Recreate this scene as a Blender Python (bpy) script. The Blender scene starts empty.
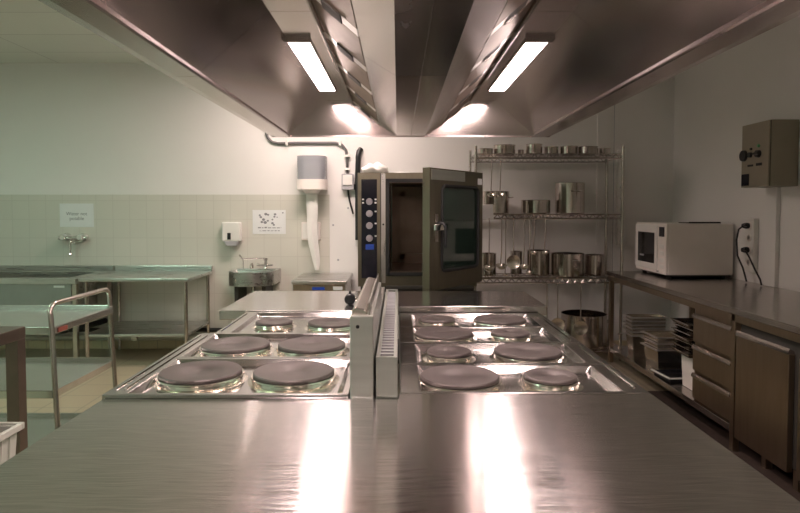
import bpy, bmesh, math, random
from mathutils import Vector, Matrix
random.seed(7)
SC = bpy.context.scene
COL = SC.collection
PI = math.pi

# ------------------------------------------------------------------ camera
TH = math.atan(23/600.0)
cam = bpy.data.objects.new('camera', bpy.data.cameras.new('camera'))
COL.objects.link(cam)
cam.location = (0, 0, 1.5)
cam.rotation_euler = (PI/2 - TH, 0, 0)
cam.data.sensor_width = 36
cam.data.lens = 27.0
cam.data.shift_x = 2/800
cam.data.shift_y = -23.5/800
cam.data.clip_start = 0.05
SC.camera = cam
# ------------------------------------------------------------------ world, exposure
w = bpy.data.worlds.new('world'); SC.world = w; w.use_nodes = True
w.node_tree.nodes['Background'].inputs[0].default_value = (0.8, 0.75, 0.7, 1)
w.node_tree.nodes['Background'].inputs[1].default_value = 0.02
SC.view_settings.view_transform = 'Standard'
SC.view_settings.look = 'None'
SC.view_settings.exposure = 0.0
SC.view_settings.gamma = 1.0
SC.cycles.use_denoising = True
SC.cycles.max_bounces = 10
SC.cycles.glossy_bounces = 6
SC.cycles.caustics_reflective = True
SC.cycles.blur_glossy = 0.6
SC.cycles.sample_clamp_indirect = 20
HOOD_E = 45.0      # emission strength of hood lamps
HOOD_C = (1.0, 0.79, 0.745)
ROOM_E = 27.0       # emission strength of the ceiling fluorescents
ROOM_C = (0.66, 1.0, 0.80)
DW = 6.45          # distance of the back wall
XR = 2.95          # right wall
XL = -5.6          # left wall
YB = -1.6          # wall behind the camera
ZC = 3.06          # ceiling

def P(px, py, d):
    u = (px-398)/600; v = -(py-233)/600
    y = math.cos(TH) + math.sin(TH)*v
    z = -math.sin(TH) + math.cos(TH)*v
    return Vector((u/y*d, d, 1.5 + z/y*d))

# ------------------------------------------------------------------ materials
def mat(name, col, rough=0.5, metal=0.0, **k):
    m = bpy.data.materials.new(name); m.use_nodes = True
    nt = m.node_tree; b = nt.nodes['Principled BSDF']
    b.inputs['Base Color'].default_value = (*col, 1)
    b.inputs['Roughness'].default_value = rough
    b.inputs['Metallic'].default_value = metal
    if 'emit' in k:
        b.inputs['Emission Color'].default_value = (*k['ecol'], 1)
        b.inputs['Emission Strength'].default_value = k['emit']
    if 'trans' in k:
        b.inputs['Transmission Weight'].default_value = k['trans']
    if 'alpha' in k:
        b.inputs['Alpha'].default_value = k['alpha']
    if 'coat' in k:
        b.inputs['Coat Weight'].default_value = k['coat']
    N = nt.nodes; L = nt.links
    sc = k.get('scale', (8, 8, 8)); var = k.get('var', 0.08); bump = k.get('bump', 0.0)
    tc = N.new('ShaderNodeTexCoord'); mp = N.new('ShaderNodeMapping')
    mp.inputs['Scale'].default_value = sc
    mp.inputs['Rotation'].default_value = k.get('rot', (0, 0, 0))
    L.new(tc.outputs['Object'], mp.inputs[0])
    nz = N.new('ShaderNodeTexNoise'); nz.inputs['Scale'].default_value = 1.0
    nz.inputs['Detail'].default_value = k.get('detail', 4)
    L.new(mp.outputs[0], nz.inputs['Vector'])
    mr = N.new('ShaderNodeMapRange')
    mr.inputs['From Min'].default_value = .3; mr.inputs['From Max'].default_value = .7
    mr.inputs['To Min'].default_value = 1-var; mr.inputs['To Max'].default_value = 1+var
    L.new(nz.outputs[0], mr.inputs[0])
    mx = N.new('ShaderNodeMix'); mx.data_type = 'RGBA'; mx.blend_type = 'MULTIPLY'
    mx.inputs[0].default_value = 1.0
    mx.inputs[6].default_value = (*col, 1)
    L.new(mr.outputs[0], mx.inputs[7])
    L.new(mx.outputs[2], b.inputs['Base Color'])
    if k.get('rvar'):
        m2 = N.new('ShaderNodeMapRange')
        m2.inputs['From Min'].default_value = .3; m2.inputs['From Max'].default_value = .7
        m2.inputs['To Min'].default_value = rough-k['rvar']; m2.inputs['To Max'].default_value = rough+k['rvar']
        L.new(nz.outputs[0], m2.inputs[0]); L.new(m2.outputs[0], b.inputs['Roughness'])
    if bump:
        bp = N.new('ShaderNodeBump'); bp.inputs['Strength'].default_value = bump
        bp.inputs['Distance'].default_value = k.get('bd', 0.002)
        L.new(nz.outputs[0], bp.inputs['Height']); L.new(bp.outputs[0], b.inputs['Normal'])
    return m

def tile_mat(name, c1, c2, mortar, bw, bh, ms, rough, axes='XZ', off=0.0, bump=.3):
    m = bpy.data.materials.new(name); m.use_nodes = True
    nt = m.node_tree; b = nt.nodes['Principled BSDF']; N = nt.nodes; L = nt.links
    tc = N.new('ShaderNodeTexCoord'); sp = N.new('ShaderNodeSeparateXYZ'); cb = N.new('ShaderNodeCombineXYZ')
    L.new(tc.outputs['Object'], sp.inputs[0])
    L.new(sp.outputs[axes[0]], cb.inputs[0]); L.new(sp.outputs[axes[1]], cb.inputs[1])
    br = N.new('ShaderNodeTexBrick'); br.offset = off; br.squash = 1.0
    br.inputs['Scale'].default_value = 1.0
    br.inputs['Brick Width'].default_value = bw; br.inputs['Row Height'].default_value = bh
    br.inputs['Mortar Size'].default_value = ms; br.inputs['Mortar Smooth'].default_value = 0.3
    br.inputs['Color1'].default_value = (*c1, 1); br.inputs['Color2'].default_value = (*c2, 1)
    br.inputs['Mortar'].default_value = (*mortar, 1)
    L.new(cb.outputs[0], br.inputs['Vector'])
    L.new(br.outputs['Color'], b.inputs['Base Color'])
    b.inputs['Roughness'].default_value = rough
    bp = N.new('ShaderNodeBump'); bp.inputs['Strength'].default_value = bump; bp.inputs['Distance'].default_value = .002
    bp.invert = True
    L.new(br.outputs['Fac'], bp.inputs['Height']); L.new(bp.outputs[0], b.inputs['Normal'])
    return m

def scratched_steel():
    m = bpy.data.materials.new('scratched_worktop_steel'); m.use_nodes = True
    nt = m.node_tree; b = nt.nodes['Principled BSDF']; N = nt.nodes; L = nt.links
    b.inputs['Metallic'].default_value = 1
    tc = N.new('ShaderNodeTexCoord')
    big = N.new('ShaderNodeTexNoise'); big.inputs['Scale'].default_value = 2.2
    L.new(tc.outputs['Object'], big.inputs['Vector'])
    acc = None
    for i, (rz, sx, sy) in enumerate([(0.5, 9, 230), (1.3, 8, 190), (-0.9, 8, 250), (2.0, 7, 180)]):
        mp = N.new('ShaderNodeMapping'); mp.inputs['Rotation'].default_value = (0, 0, rz)
        mp.inputs['Scale'].default_value = (sx, sy, 1)
        ad = N.new('ShaderNodeVectorMath'); ad.operation = 'MULTIPLY_ADD'
        L.new(big.outputs['Color'], ad.inputs[0]); ad.inputs[1].default_value = (.12, .12, 0)
        L.new(tc.outputs['Object'], ad.inputs[2])
        L.new(ad.outputs[0], mp.inputs[0])
        nz = N.new('ShaderNodeTexNoise'); nz.inputs['Scale'].default_value = 1; nz.inputs['Detail'].default_value = 2
        L.new(mp.outputs[0], nz.inputs['Vector'])
        if acc is None: acc = nz.outputs[0]
        else:
            mm = N.new('ShaderNodeMath'); mm.operation = 'ADD'
            L.new(acc, mm.inputs[0]); L.new(nz.outputs[0], mm.inputs[1]); acc = mm.outputs[0]
    mr = N.new('ShaderNodeMapRange'); mr.inputs['From Min'].default_value = 1.6; mr.inputs['From Max'].default_value = 2.5
    mr.inputs['To Min'].default_value = .14; mr.inputs['To Max'].default_value = .23
    L.new(acc, mr.inputs[0]); L.new(mr.outputs[0], b.inputs['Roughness'])
    mr2 = N.new('ShaderNodeMapRange'); mr2.inputs['From Min'].default_value = 1.6; mr2.inputs['From Max'].default_value = 2.5
    mr2.inputs['To Min'].default_value = .66; mr2.inputs['To Max'].default_value = .98
    L.new(acc, mr2.inputs[0])
    hs = N.new('ShaderNodeCombineColor')
    for i, tint in enumerate((1.0, .945, .945)):
        tm_ = N.new('ShaderNodeMath'); tm_.operation = 'MULTIPLY'; tm_.inputs[1].default_value = tint
        L.new(mr2.outputs[0], tm_.inputs[0]); L.new(tm_.outputs[0], hs.inputs[i])
    L.new(hs.outputs[0], b.inputs['Base Color'])
    bp = N.new('ShaderNodeBump'); bp.inputs['Strength'].default_value = .1; bp.inputs['Distance'].default_value = .0002
    L.new(acc, bp.inputs['Height']); L.new(bp.outputs[0], b.inputs['Normal'])
    b.inputs['Anisotropic'].default_value = .93
    tg = N.new('ShaderNodeCombineXYZ'); tg.inputs[1].default_value = 1.0
    L.new(tg.outputs[0], b.inputs['Tangent'])
    return m

M = {}
M['wall'] = mat('painted_plaster', (.80, .79, .765), .7, scale=(1.2, 1.2, 1.2), var=.025, bump=.05)
M['ceil'] = tile_mat('ceiling_tiles', (.66, .68, .62), (.64, .66, .60), (.45, .46, .42), 1.2, .6, .006, .8, 'XY')
M['tile'] = tile_mat('glazed_wall_tiles', (.66, .65, .58), (.64, .635, .565), (.59, .58, .515), .18, .20, .004, .25, 'XZ', bump=.07)
M['floor'] = tile_mat('floor_tiles', (.42, .36, .25), (.39, .335, .235), (.25, .22, .17), .30, .30, .005, .38, 'XY')
M['skirt'] = tile_mat('skirting_tiles', (.62, .55, .36), (.6, .53, .35), (.4, .36, .26), .20, .30, .004, .3, 'XZ')
M['work'] = scratched_steel()
M['steel'] = mat('brushed_steel', (.56, .545, .53), .30, 1, scale=(3, 60, 60), var=.08, rvar=.06)
M['table'] = mat('smooth_table_steel', (.60, .575, .56), .19, 1, scale=(3, 30, 30), var=.05, rvar=.04)
M['tray'] = mat('trolley_steel', (.74, .74, .72), .26, 1, scale=(4, 20, 20), var=.04)
M['wire'] = mat('rack_wire', (.48, .44, .42), .18, 1, var=.05)
M['steelv'] = mat('steel_vertical_grain', (.54, .52, .49), .30, 1, scale=(50, 50, 3), var=.07, rvar=.05)
M['hood'] = mat('hood_steel', (.64, .56, .545), .20, 1, scale=(2.5, 1.2, 2.5), var=.07, rvar=.03, detail=1)
M['hoode'] = mat('hood_end_steel', (.56, .50, .48), .13, 1, scale=(2, 2, 2), var=.05, rvar=.02, detail=1)
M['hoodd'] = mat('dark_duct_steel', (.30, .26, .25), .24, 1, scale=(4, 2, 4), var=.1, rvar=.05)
M['filter'] = mat('greasy_filter_steel', (.23, .175, .135), .45, 1, scale=(10, 10, 10), var=.1)
M['rest'] = mat('bright_satin_steel', (.85, .82, .8), .42, 1, var=.03)
M['collar'] = mat('collar_steel', (.82, .78, .70), .22, 1, var=.03)
M['chrome'] = mat('polished_chrome', (.80, .78, .76), .10, 1, var=.02)
M['pot'] = mat('pot_steel', (.58, .52, .48), .15, 1, scale=(4, 4, 30), var=.06, rvar=.05)
M['satin'] = mat('satin_tube', (.55, .50, .46), .26, 1, var=.05)
M['deck'] = mat('cooker_deck_steel', (.52, .50, .49), .19, 1, scale=(14, 14, 14), var=.05, rvar=.03)
M['guard'] = mat('satin_guard_steel', (.60, .62, .58), .40, 1, scale=(3, 3, 40), var=.05)
M['cab'] = mat('cabinet_steel', (.38, .305, .225), .33, 1, scale=(40, 40, 3), var=.07, rvar=.04)
M['cdark'] = mat('counter_steel', (.50, .46, .43), .22, 1, scale=(20, 4, 20), var=.1, rvar=.05)
M['iron'] = mat('cast_iron_plate', (.125, .105, .10), .45, .5, scale=(10, 10, 10), var=.18, rvar=.06)
M['oven'] = mat('oven_casing', (.19, .172, .125), .36, .9, scale=(30, 30, 4), var=.06)
M['cavity'] = mat('oven_cavity', (.16, .12, .09), .38, .8, scale=(6, 6, 6), var=.15)
M['black'] = mat('black_plastic', (.012, .012, .014), .35, 0, var=.1)
M['panel'] = mat('black_control_glass', (.008, .008, .016), .12, 0, var=.1)
M['rubber'] = mat('black_rubber', (.010, .010, .010), .6, 0, var=.1)
M['white'] = mat('white_plastic', (.80, .79, .75), .35, 0, var=.02)
M['cream'] = mat('cream_enamel', (.84, .79, .74), .35, 0, var=.02)
M['greyp'] = mat('grey_plastic', (.42, .42, .44), .4, 0, var=.04)
M['smoke'] = mat('smoked_plastic', (.34, .36, .39), .15, 0, alpha=.66, var=.02)
M['paper'] = mat('white_paper', (.78, .80, .80), .8, 0, var=.02)
M['tissue'] = mat('tissue_paper', (.80, .80, .76), .9, 0, scale=(20, 20, 20), var=.03, bump=.4)
M['card'] = mat('bright_card', (.92, .92, .90), .7, 0, var=.01)
M['ink'] = mat('grey_ink', (.24, .25, .27), .8, 0, var=.2)
M['glass'] = mat('dark_oven_glass', (.015, .03, .022), .06, 0, alpha=.80, coat=.5, var=.05)
M['mwglass'] = mat('microwave_window', (.012, .012, .012), .12, 0, var=.05)
M['knob'] = mat('mauve_grey_knob', (.33, .30, .32), .4, 0, var=.03)
M['blue'] = mat('blue_display', (.01, .02, .08), .2, 0, emit=.25, ecol=(.05, .12, .6), var=.05)
M['box'] = mat('olive_grey_enamel', (.30, .265, .20), .42, .35, var=.03)
M['bin'] = mat('bin_plastic', (.66, .66, .60), .45, 0, scale=(3, 3, 3), var=.04)
M['green'] = mat('green_knob', (.10, .35, .15), .4, 0, var=.03)
M['red'] = mat('reddish_plastic', (.25, .07, .05), .5, 0, var=.05)
M['dark'] = mat('dark_board', (.05, .045, .04), .5, 0, var=.1)  # plain dark colour for handles, brackets, stands and carcasses
M['sinkp'] = mat('grey_sink_panel', (.36, .38, .37), .35, .8, var=.04)
M['lamp'] = mat('hood_lamp_diffuser', (1, 1, 1), .4, 0, emit=HOOD_E, ecol=HOOD_C, var=0)
M['room'] = mat('ceiling_lamp_diffuser', (1, 1, 1), .4, 0, emit=ROOM_E, ecol=ROOM_C, var=0)
M['conduit'] = mat('dark_grey_conduit', (.13, .125, .125), .4, 0, var=.03)
M['mat'] = mat('added_mat_brown', (.05, .035, .028), .6, 0, scale=(30, 30, 30), var=.15)
M['sidet'] = mat('tarnished_table_steel', (.24, .19, .165), .35, .9, var=.08)
M['pipe'] = mat('pale_painted_pipe', (.55, .54, .46), .5, 0, var=.03)

# ------------------------------------------------------------------ mesh builder
class MB:
    def __init__(s): s.v = []; s.f = []
    def _add(s, vs, fs):
        n = len(s.v); s.v += [tuple(p) for p in vs]; s.f += [tuple(i+n for i in f) for f in fs]; return s
    def box(s, x0, x1, y0, y1, z0, z1, R=None):
        vs = [Vector((x, y, z)) for z in (z0, z1) for y in (y0, y1) for x in (x0, x1)]
        if R is not None: vs = [R @ v for v in vs]
        return s._add(vs, [(0, 2, 3, 1), (4, 5, 7, 6), (0, 1, 5, 4), (1, 3, 7, 5), (3, 2, 6, 7), (2, 0, 4, 6)])
    def hexa(s, b, t):     # bottom quad, top quad (same order, CCW from above)
        return s._add(list(b)+list(t), [(3, 2, 1, 0), (4, 5, 6, 7), (0, 1, 5, 4), (1, 2, 6, 5), (2, 3, 7, 6), (3, 0, 4, 7)])
    def slab(s, q, th):    # a thick sheet from a quad; th along its normal
        q = [Vector(p) for p in q]; n = (q[1]-q[0]).cross(q[2]-q[0]).normalized()*th
        return s.hexa([p+n for p in q][::-1], q[::-1]) if False else s._add(q+[p+n for p in q], [(3, 2, 1, 0), (4, 5, 6, 7), (0, 1, 5, 4), (1, 2, 6, 5), (2, 3, 7, 6), (3, 0, 4, 7)])
    def poly(s, pts, n):   # prism from a planar polygon
        k = len(pts); n = Vector(n); q = [Vector(p) for p in pts]
        return s._add(q+[p+n for p in q], [tuple(range(k))[::-1], tuple(range(k, 2*k))]+[(i, (i+1) % k, k+(i+1) % k, k+i) for i in range(k)])
    def tube(s, pts, r, n=8, closed=False):
        pts = [Vector(p) for p in pts]; K = len(pts); rings = []
        up = None
        for i, p in enumerate(pts):
            if closed: a, b = pts[i-1], pts[(i+1) % K]
            else: a, b = pts[max(i-1, 0)], pts[min(i+1, K-1)]
            t = (b-a).normalized()
            if up is None:
                up = Vector((0, 0, 1)) if abs(t.z) < .9 else Vector((1, 0, 0))
            e1 = t.cross(up)
            if e1.length < 1e-4: e1 = t.cross(Vector((0, 1, 0)))
            e1.normalize(); e2 = e1.cross(t).normalized(); up = e2
            rr = r[i] if isinstance(r, (list, tuple)) else r
            rings.append([p+e1*math.cos(2*PI*j/n)*rr+e2*math.sin(2*PI*j/n)*rr for j in range(n)])
        vs = [v for R in rings for v in R]; fs = []
        for i in range(K if closed else K-1):
            a = i*n; b = ((i+1) % K)*n
            for j in range(n): fs.append((a+j, a+(j+1) % n, b+(j+1) % n, b+j))
        if not closed: fs += [tuple(range(n))[::-1], tuple(range((K-1)*n, K*n))]
        return s._add(vs, fs)
    def lathe(s, prof, c=(0, 0, 0), n=32, axis='Z', R=None):
        vs = []; fs = []; idx = []
        for r, z in prof:
            if r < 1e-6: idx.append([len(vs)]*n); vs.append(Vector((0, 0, z)))
            else:
                idx.append([len(vs)+j for j in range(n)])
                vs += [Vector((r*math.cos(2*PI*j/n), r*math.sin(2*PI*j/n), z)) for j in range(n)]
        for i in range(len(prof)-1):
            A, B = idx[i], idx[i+1]
            for j in range(n):
                q = [A[j], A[(j+1) % n], B[(j+1) % n], B[j]]; u = []
                for k in q:
                    if k not in u: u.append(k)
                if len(u) >= 3: fs.append(tuple(u))
        if axis == 'Y': vs = [Vector((v.x, v.z, -v.y)) for v in vs]
        if axis == 'X': vs = [Vector((v.z, v.y, -v.x)) for v in vs]
        if R is not None: vs = [R @ v for v in vs]
        c = Vector(c)
        return s._add([v+c for v in vs], fs)

def arc(c, r, a0, a1, n, ex, ez):
    c = Vector(c); ex = Vector(ex); ez = Vector(ez)
    return [c+ex*math.cos(a0+(a1-a0)*i/n)*r+ez*math.sin(a0+(a1-a0)*i/n)*r for i in range(n+1)]

def link(name, mb, m, parent=None, bevel=0.0, smooth=False, world=True, seg=2):
    me = bpy.data.meshes.new(name)
    vs = mb.v
    if parent is not None and world:
        root = parent
        mats = Matrix.Identity(4)
        inv = WM(root).inverted()
        vs = [tuple(inv @ Vector(v)) for v in vs]
    me.from_pydata(vs, [], mb.f); me.update()
    bm = bmesh.new(); bm.from_mesh(me)
    bmesh.ops.recalc_face_normals(bm, faces=bm.faces); bm.to_mesh(me); bm.free()
    me.materials.append(m)
    o = bpy.data.objects.new(name, me); COL.objects.link(o)
    if parent is not None: o.parent = parent
    if smooth:
        for p in me.polygons: p.use_smooth = True
        e = o.modifiers.new('split', 'EDGE_SPLIT'); e.split_angle = math.radians(40)
    if bevel:
        b = o.modifiers.new('bevel', 'BEVEL'); b.width = bevel; b.segments = seg; b.limit_method = 'ANGLE'
        b.angle_limit = math.radians(40)
    return o

def WM(o):
    m = Matrix.LocRotScale(o.location, o.rotation_euler, o.scale)
    return (WM(o.parent) @ m) if o.parent else m

def tag(o, label=None, cat=None, group=None, kind=None):
    if label: o['label'] = label
    if cat: o['category'] = cat
    if group: o['group'] = group
    if kind: o['kind'] = kind
    return o
def thing(name, label, cat, loc=(0, 0, 0), rz=0, group=None):
    o = bpy.data.objects.new(name, None); COL.objects.link(o)
    o.empty_display_size = .1
    o.location = loc; o.rotation_euler = (0, 0, rz)
    return tag(o, label, cat, group)
def struct(name, mb, m, **k):
    return tag(link(name, mb, m, **k), kind='structure')
def dup(root, loc, label, rz=0, group=None):
    r = root.copy(); COL.objects.link(r); r.location = loc; r.rotation_euler = (0, 0, rz); r['label'] = label
    if group: r['group'] = group
    for ch in list(root.children):
        c = ch.copy(); COL.objects.link(c); c.parent = r
        for g in list(ch.children):
            d = g.copy(); COL.objects.link(d); d.parent = c
    return r

# ------------------------------------------------------------------ the room
struct('floor', MB().box(XL, XR, YB, DW, -.05, 0), M['floor'])
struct('ceiling', MB().box(XL, XR, YB, DW, ZC, ZC+.05), M['ceil'])
struct('wall_back', MB().box(XL, XR, DW, DW+.1, -.05, ZC+.05), M['wall'])
struct('wall_right', MB().box(XR, XR+.1, YB, DW+.1, -.05, ZC+.05), M['wall'])
struct('wall_left', MB().box(XL-.1, XL, YB, DW+.1, -.05, ZC+.05), M['wall'])
struct('wall_front', MB().box(XL, XR, YB-.1, YB, -.05, ZC+.05), M['wall'])
struct('trim_1', MB().box(XL, -.735, DW-.008, DW, .09, 1.665), M['tile'])
struct('baseboard_back', MB().box(XL, XR, DW-.016, DW, 0, .09), M['skirt'])
struct('trim_2', MB().box(2.13, 2.25, DW-.012, DW, 1.12, ZC), M['wall'])
struct('trim_3', MB().tube([(2.31, DW-.004, .1), (2.31, DW-.004, ZC)], .004, 6), M['greyp'])

# ceiling fluorescents above the left aisle and an added lamp behind the hood
def room_lamp(x, y, label, rz=0, lx=.16, ly=.62, m='room'):
    t = thing('ceiling_light', label, 'ceiling light', (x, y, ZC), rz, 'ceiling fluorescent lights')
    f = MB()
    f.box(-lx-.03, lx+.03, -ly-.03, -ly, -.06, 0).box(-lx-.03, lx+.03, ly, ly+.03, -.06, 0)
    f.box(-lx-.03, -lx, -ly, ly, -.06, 0).box(lx, lx+.03, -ly, ly, -.06, 0)
    link('frame', f, M['white'], t, world=False)
    link('diffuser', MB().box(-lx, lx, -ly, ly, -.05, -.03), M[m], t, world=False)
    return t
room_lamp(-3.6, 3.5, 'long fluorescent ceiling light over the left wash-up area')
room_lamp(-3.4, 0.8, 'long fluorescent ceiling light over the left aisle in front')
BACK_FILL_E = 45.0  # added lamp, unseen behind the hood, to brighten the back wall
M['back'] = mat('added_rear_diffuser', (1, 1, 1), .4, 0, emit=BACK_FILL_E, ecol=(1.0, .79, .73), var=0)
back_fill = room_lamp(-.8, 5.35, 'warm ceiling light added between hood and back wall to brighten the wall', PI/2, m='back')
link('added_light_shield', MB().box(-.20, .20, -.67, -.65, -.26, 0), M['white'], back_fill, world=False)  # shield added to keep the rear lamp's light off the right wall

# ------------------------------------------------------------------ extractor hood
XC = .095
def build_hood():
    yA, yJ, yE = .62, 2.48, 4.52
    t = thing('extractor_hood', 'large stainless steel extractor hood hanging over the cooking island', 'extractor hood', (XC, yE, 2.05))
    # cross section (half), w from centre, z
    top = 2.31
    yi = yE-.02           # rear lip inner
    yt = 4.488            # rear end of the flat top
    for sgn in (-1, 1):
        X = lambda ww: XC+sgn*ww
        for (y0, y1) in ((yA, yJ-.0015), (yJ+.0015, yE)):
            # outer skirt with folded lip
            prof = [(1.04, 2.05), (1.00, 2.045), (.93, 2.046), (.912, 2.046), (.905, 2.053), (.903, 2.066), (.62, top), (.62, top+.012), (.905, 2.082), (1.028, 2.08), (1.04, 2.13)]
            k = [(X(a), y0, z) for a, z in prof]
            link('outer_panel', MB().poly(k, (0, y1-y0, 0)), M['hood'], t)
            # narrow flat top carrying the lamps
            link('top_panel', MB().box(min(X(.40), X(.62)), max(X(.40), X(.62)), y0, min(y1, yt), top, top+.012), M['hood'], t)
            # lower edge strip between filters and centre duct
            q = [(.105, 2.05), (.235, 2.13), (.235, 2.142), (.105, 2.062)]
            link('side_strip', MB().poly([(X(a), y0, z) for a, z in q], (0, y1-y0-(.02 if y1 == yE else 0), 0)), M['hood'], t)
        # rail above the filters
        link('filter_rail', MB().tube([(X(.43), yA, 2.285), (X(.43), yt-.02, 2.285)], .011, 8), M['satin'], t)
        # filters
        n = 7; pitch = .56
        a = Vector((X(.24), 0, 2.135)); b = Vector((X(.42), 0, 2.29))
        back = MB().poly([(X(.235), yA, 2.175), (X(.40), yA, 2.325), (X(.40), yA, 2.337), (X(.235), yA, 2.187)], (0, yt-yA, 0))
        link('filter_backing', back, M['chrome'], t)
        for i in range(n):
            y0 = 4.44-(i+1)*pitch+.035; y1 = y0+pitch-.10
            if y0 < yA: break
            q = [a+Vector((0, y0, 0)), a+Vector((0, y1, 0)), b+Vector((0, y1, 0)), b+Vector((0, y0, 0))]
            g = [a+Vector((0, y1+.004, 0)), a+Vector((0, y1+.096, 0)), b+Vector((0, y1+.096, 0)), b+Vector((0, y1+.004, 0))]
            link('filter_rest', MB().slab(g if sgn < 0 else g[::-1], .006), M['rest'], t)
            fo = link('grease_filter', MB().slab(q if sgn < 0 else q[::-1], .012), M['filter'], t)
            up = (b-a).normalized(); nrm = Vector((sgn*up.z, 0, -abs(up.x))) if False else Vector((-sgn*.6, 0, -.8))
            mid = a.lerp(b, .5)
            hs = []
            for dz in (-.035, .035):
                pass
            c0 = mid-up*.045+Vector((0, y1-.004, 0)); c1 = mid+up*.045+Vector((0, y1-.004, 0))
            out = Vector((0, .07, 0))-Vector((0, 0, .006))
            link('filter_handle', MB().slab([c0, c1, c1+out, c0+out], .006), M['dark'], fo)
            d0 = mid-up*.045+Vector((0, y0+.004, 0)); d1 = mid+up*.045+Vector((0, y0+.004, 0))
            link('filter_latch', MB().slab([d0, d1, d1-out*.6, d0-out*.6], .006), M['satin'], fo)
        # rear sloping end
        q = [(X(.105), yi, 2.06), (X(.99), yi, 2.06), (X(.62), yt, top), (X(.40), yt, top)]
        link('end_panel', MB().slab(q, -.01 if sgn < 0 else .01), M['hoode'], t)
        q = [(X(.105), yi-.001, 2.06), (X(.40), yt-.001, top), (X(.235), yt+.01, 2.14)]
        link('end_panel', MB().poly(q, (0, .01, .004)), M['hood'], t)
        # lamps
        for (y0, y1) in ((2.86, 4.06), (.9, 2.1)):
            xa, xb = sorted((X(.52), X(.62)))
            h = MB().box(xa-.014, xb+.014, y0-.014, y0, top-.022, top).box(xa-.014, xb+.014, y1, y1+.012, top-.012, top)
            h.box(xa-.010, xa, y0, y1, top-.008, top).box(xb, xb+.010, y0, y1, top-.008, top)
            ho = link('lamp_housing', h, M['hoodd'], t)
            link('lamp_diffuser', MB().box(xa, xb, y0, y1, top-.010, top-.003), M['lamp'], ho)
    # rear lip
    link('rear_panel', MB().box(XC-1.04, XC+1.04, yi, yE, 2.045, 2.14), M['hood'], t)
    link('front_panel', MB().box(XC-1.04, XC+1.04, yA-.02, yA, 2.045, 2.33), M['hood'], t)
    # centre duct underside, two modules with a lengthwise seam
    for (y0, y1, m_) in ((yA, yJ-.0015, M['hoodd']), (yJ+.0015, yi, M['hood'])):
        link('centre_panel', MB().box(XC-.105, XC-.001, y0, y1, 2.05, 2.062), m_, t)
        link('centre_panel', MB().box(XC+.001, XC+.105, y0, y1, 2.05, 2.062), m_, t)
    # roof of the hood and ducts up to the ceiling
    link('roof_casing', MB().box(XC-.64, XC+.64, yA, yt+.03, 2.34, ZC-.002), M['hood'], t)
build_hood()

# ------------------------------------------------------------------ island: front worktop
t = thing('worktop_unit', 'wide scratched stainless steel worktop filling the foreground in front of the cookers', 'worktop', (-.05, 1.3, 0))
top = MB().poly([(-.94, .62, .86), (.83, .62, .86), (.83, 1.945, .86), (.0, 1.945, .86), (.0, 1.885, .86), (-.94, 1.885, .86)], (0, 0, .04))
link('worktop', top, M['work'], t, bevel=.004)
link('cabinet_body', MB().box(-.90, .79, .68, 1.87, .12, .86), M['steelv'], t)
for x in (-.84, -.05, .73):
    for y in (.74, 1.80):
        link('foot', MB().lathe([(0, 0), (.03, 0), (.03, .01), (.02, .02), (.02, .12), (0, .12)], (x, y, 0), 12), M['satin'], t)

# ------------------------------------------------------------------ hotplate cookers
def hotplate(parent, x, y, z, r, h):
    c = link('hotplate', MB().lathe([(0, h), (r*.28, h-.002), (r*.34, h+.0018), (r-.004, h+.0018), (r, h-.002), (r, h-.010), (r-.012, h-.012), (r-.012, 0), (0, 0)], (x, y, z), 40), M['iron'], parent, smooth=True)
    link('collar', MB().lathe([(r-.012, h-.012), (r+.006, h-.011), (r+.008, h-.016), (r+.001, h-.020), (r+.004, 0.004), (r+.02, 0), (r-.012, 0)], (x, y, z), 40), M['collar'], c, smooth=True)

def pan(mb, x0, x1, y0, y1, zt, zp, b):
    # flat rim with a sunken tray; b = (left, right, front, rear) rim widths
    l, r_, f, k = b; s = .022
    o = [(x0, y0), (x1, y0), (x1, y1), (x0, y1)]
    i1 = [(x0+l, y0+f), (x1-r_, y0+f), (x1-r_, y1-k), (x0+l, y1-k)]
    i2 = [(x0+l+s, y0+f+s), (x1-r_-s, y0+f+s), (x1-r_-s, y1-k-s), (x0+l+s, y1-k-s)]
    zb = zp-.03
    vs = [(x, y, zb) for x, y in o]+[(x, y, zt) for x, y in o]+[(x, y, zt) for x, y in i1]+[(x, y, zp) for x, y in i2]
    fs = [(3, 2, 1, 0)]
    for a in range(4):
        c = (a+1) % 4
        fs += [(a, c, 4+c, 4+a), (4+a, 4+c, 8+c, 8+a), (8+a, 8+c, 12+c, 12+a)]
    fs.append((12, 13, 14, 15))
    mb._add(vs, fs)

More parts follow.
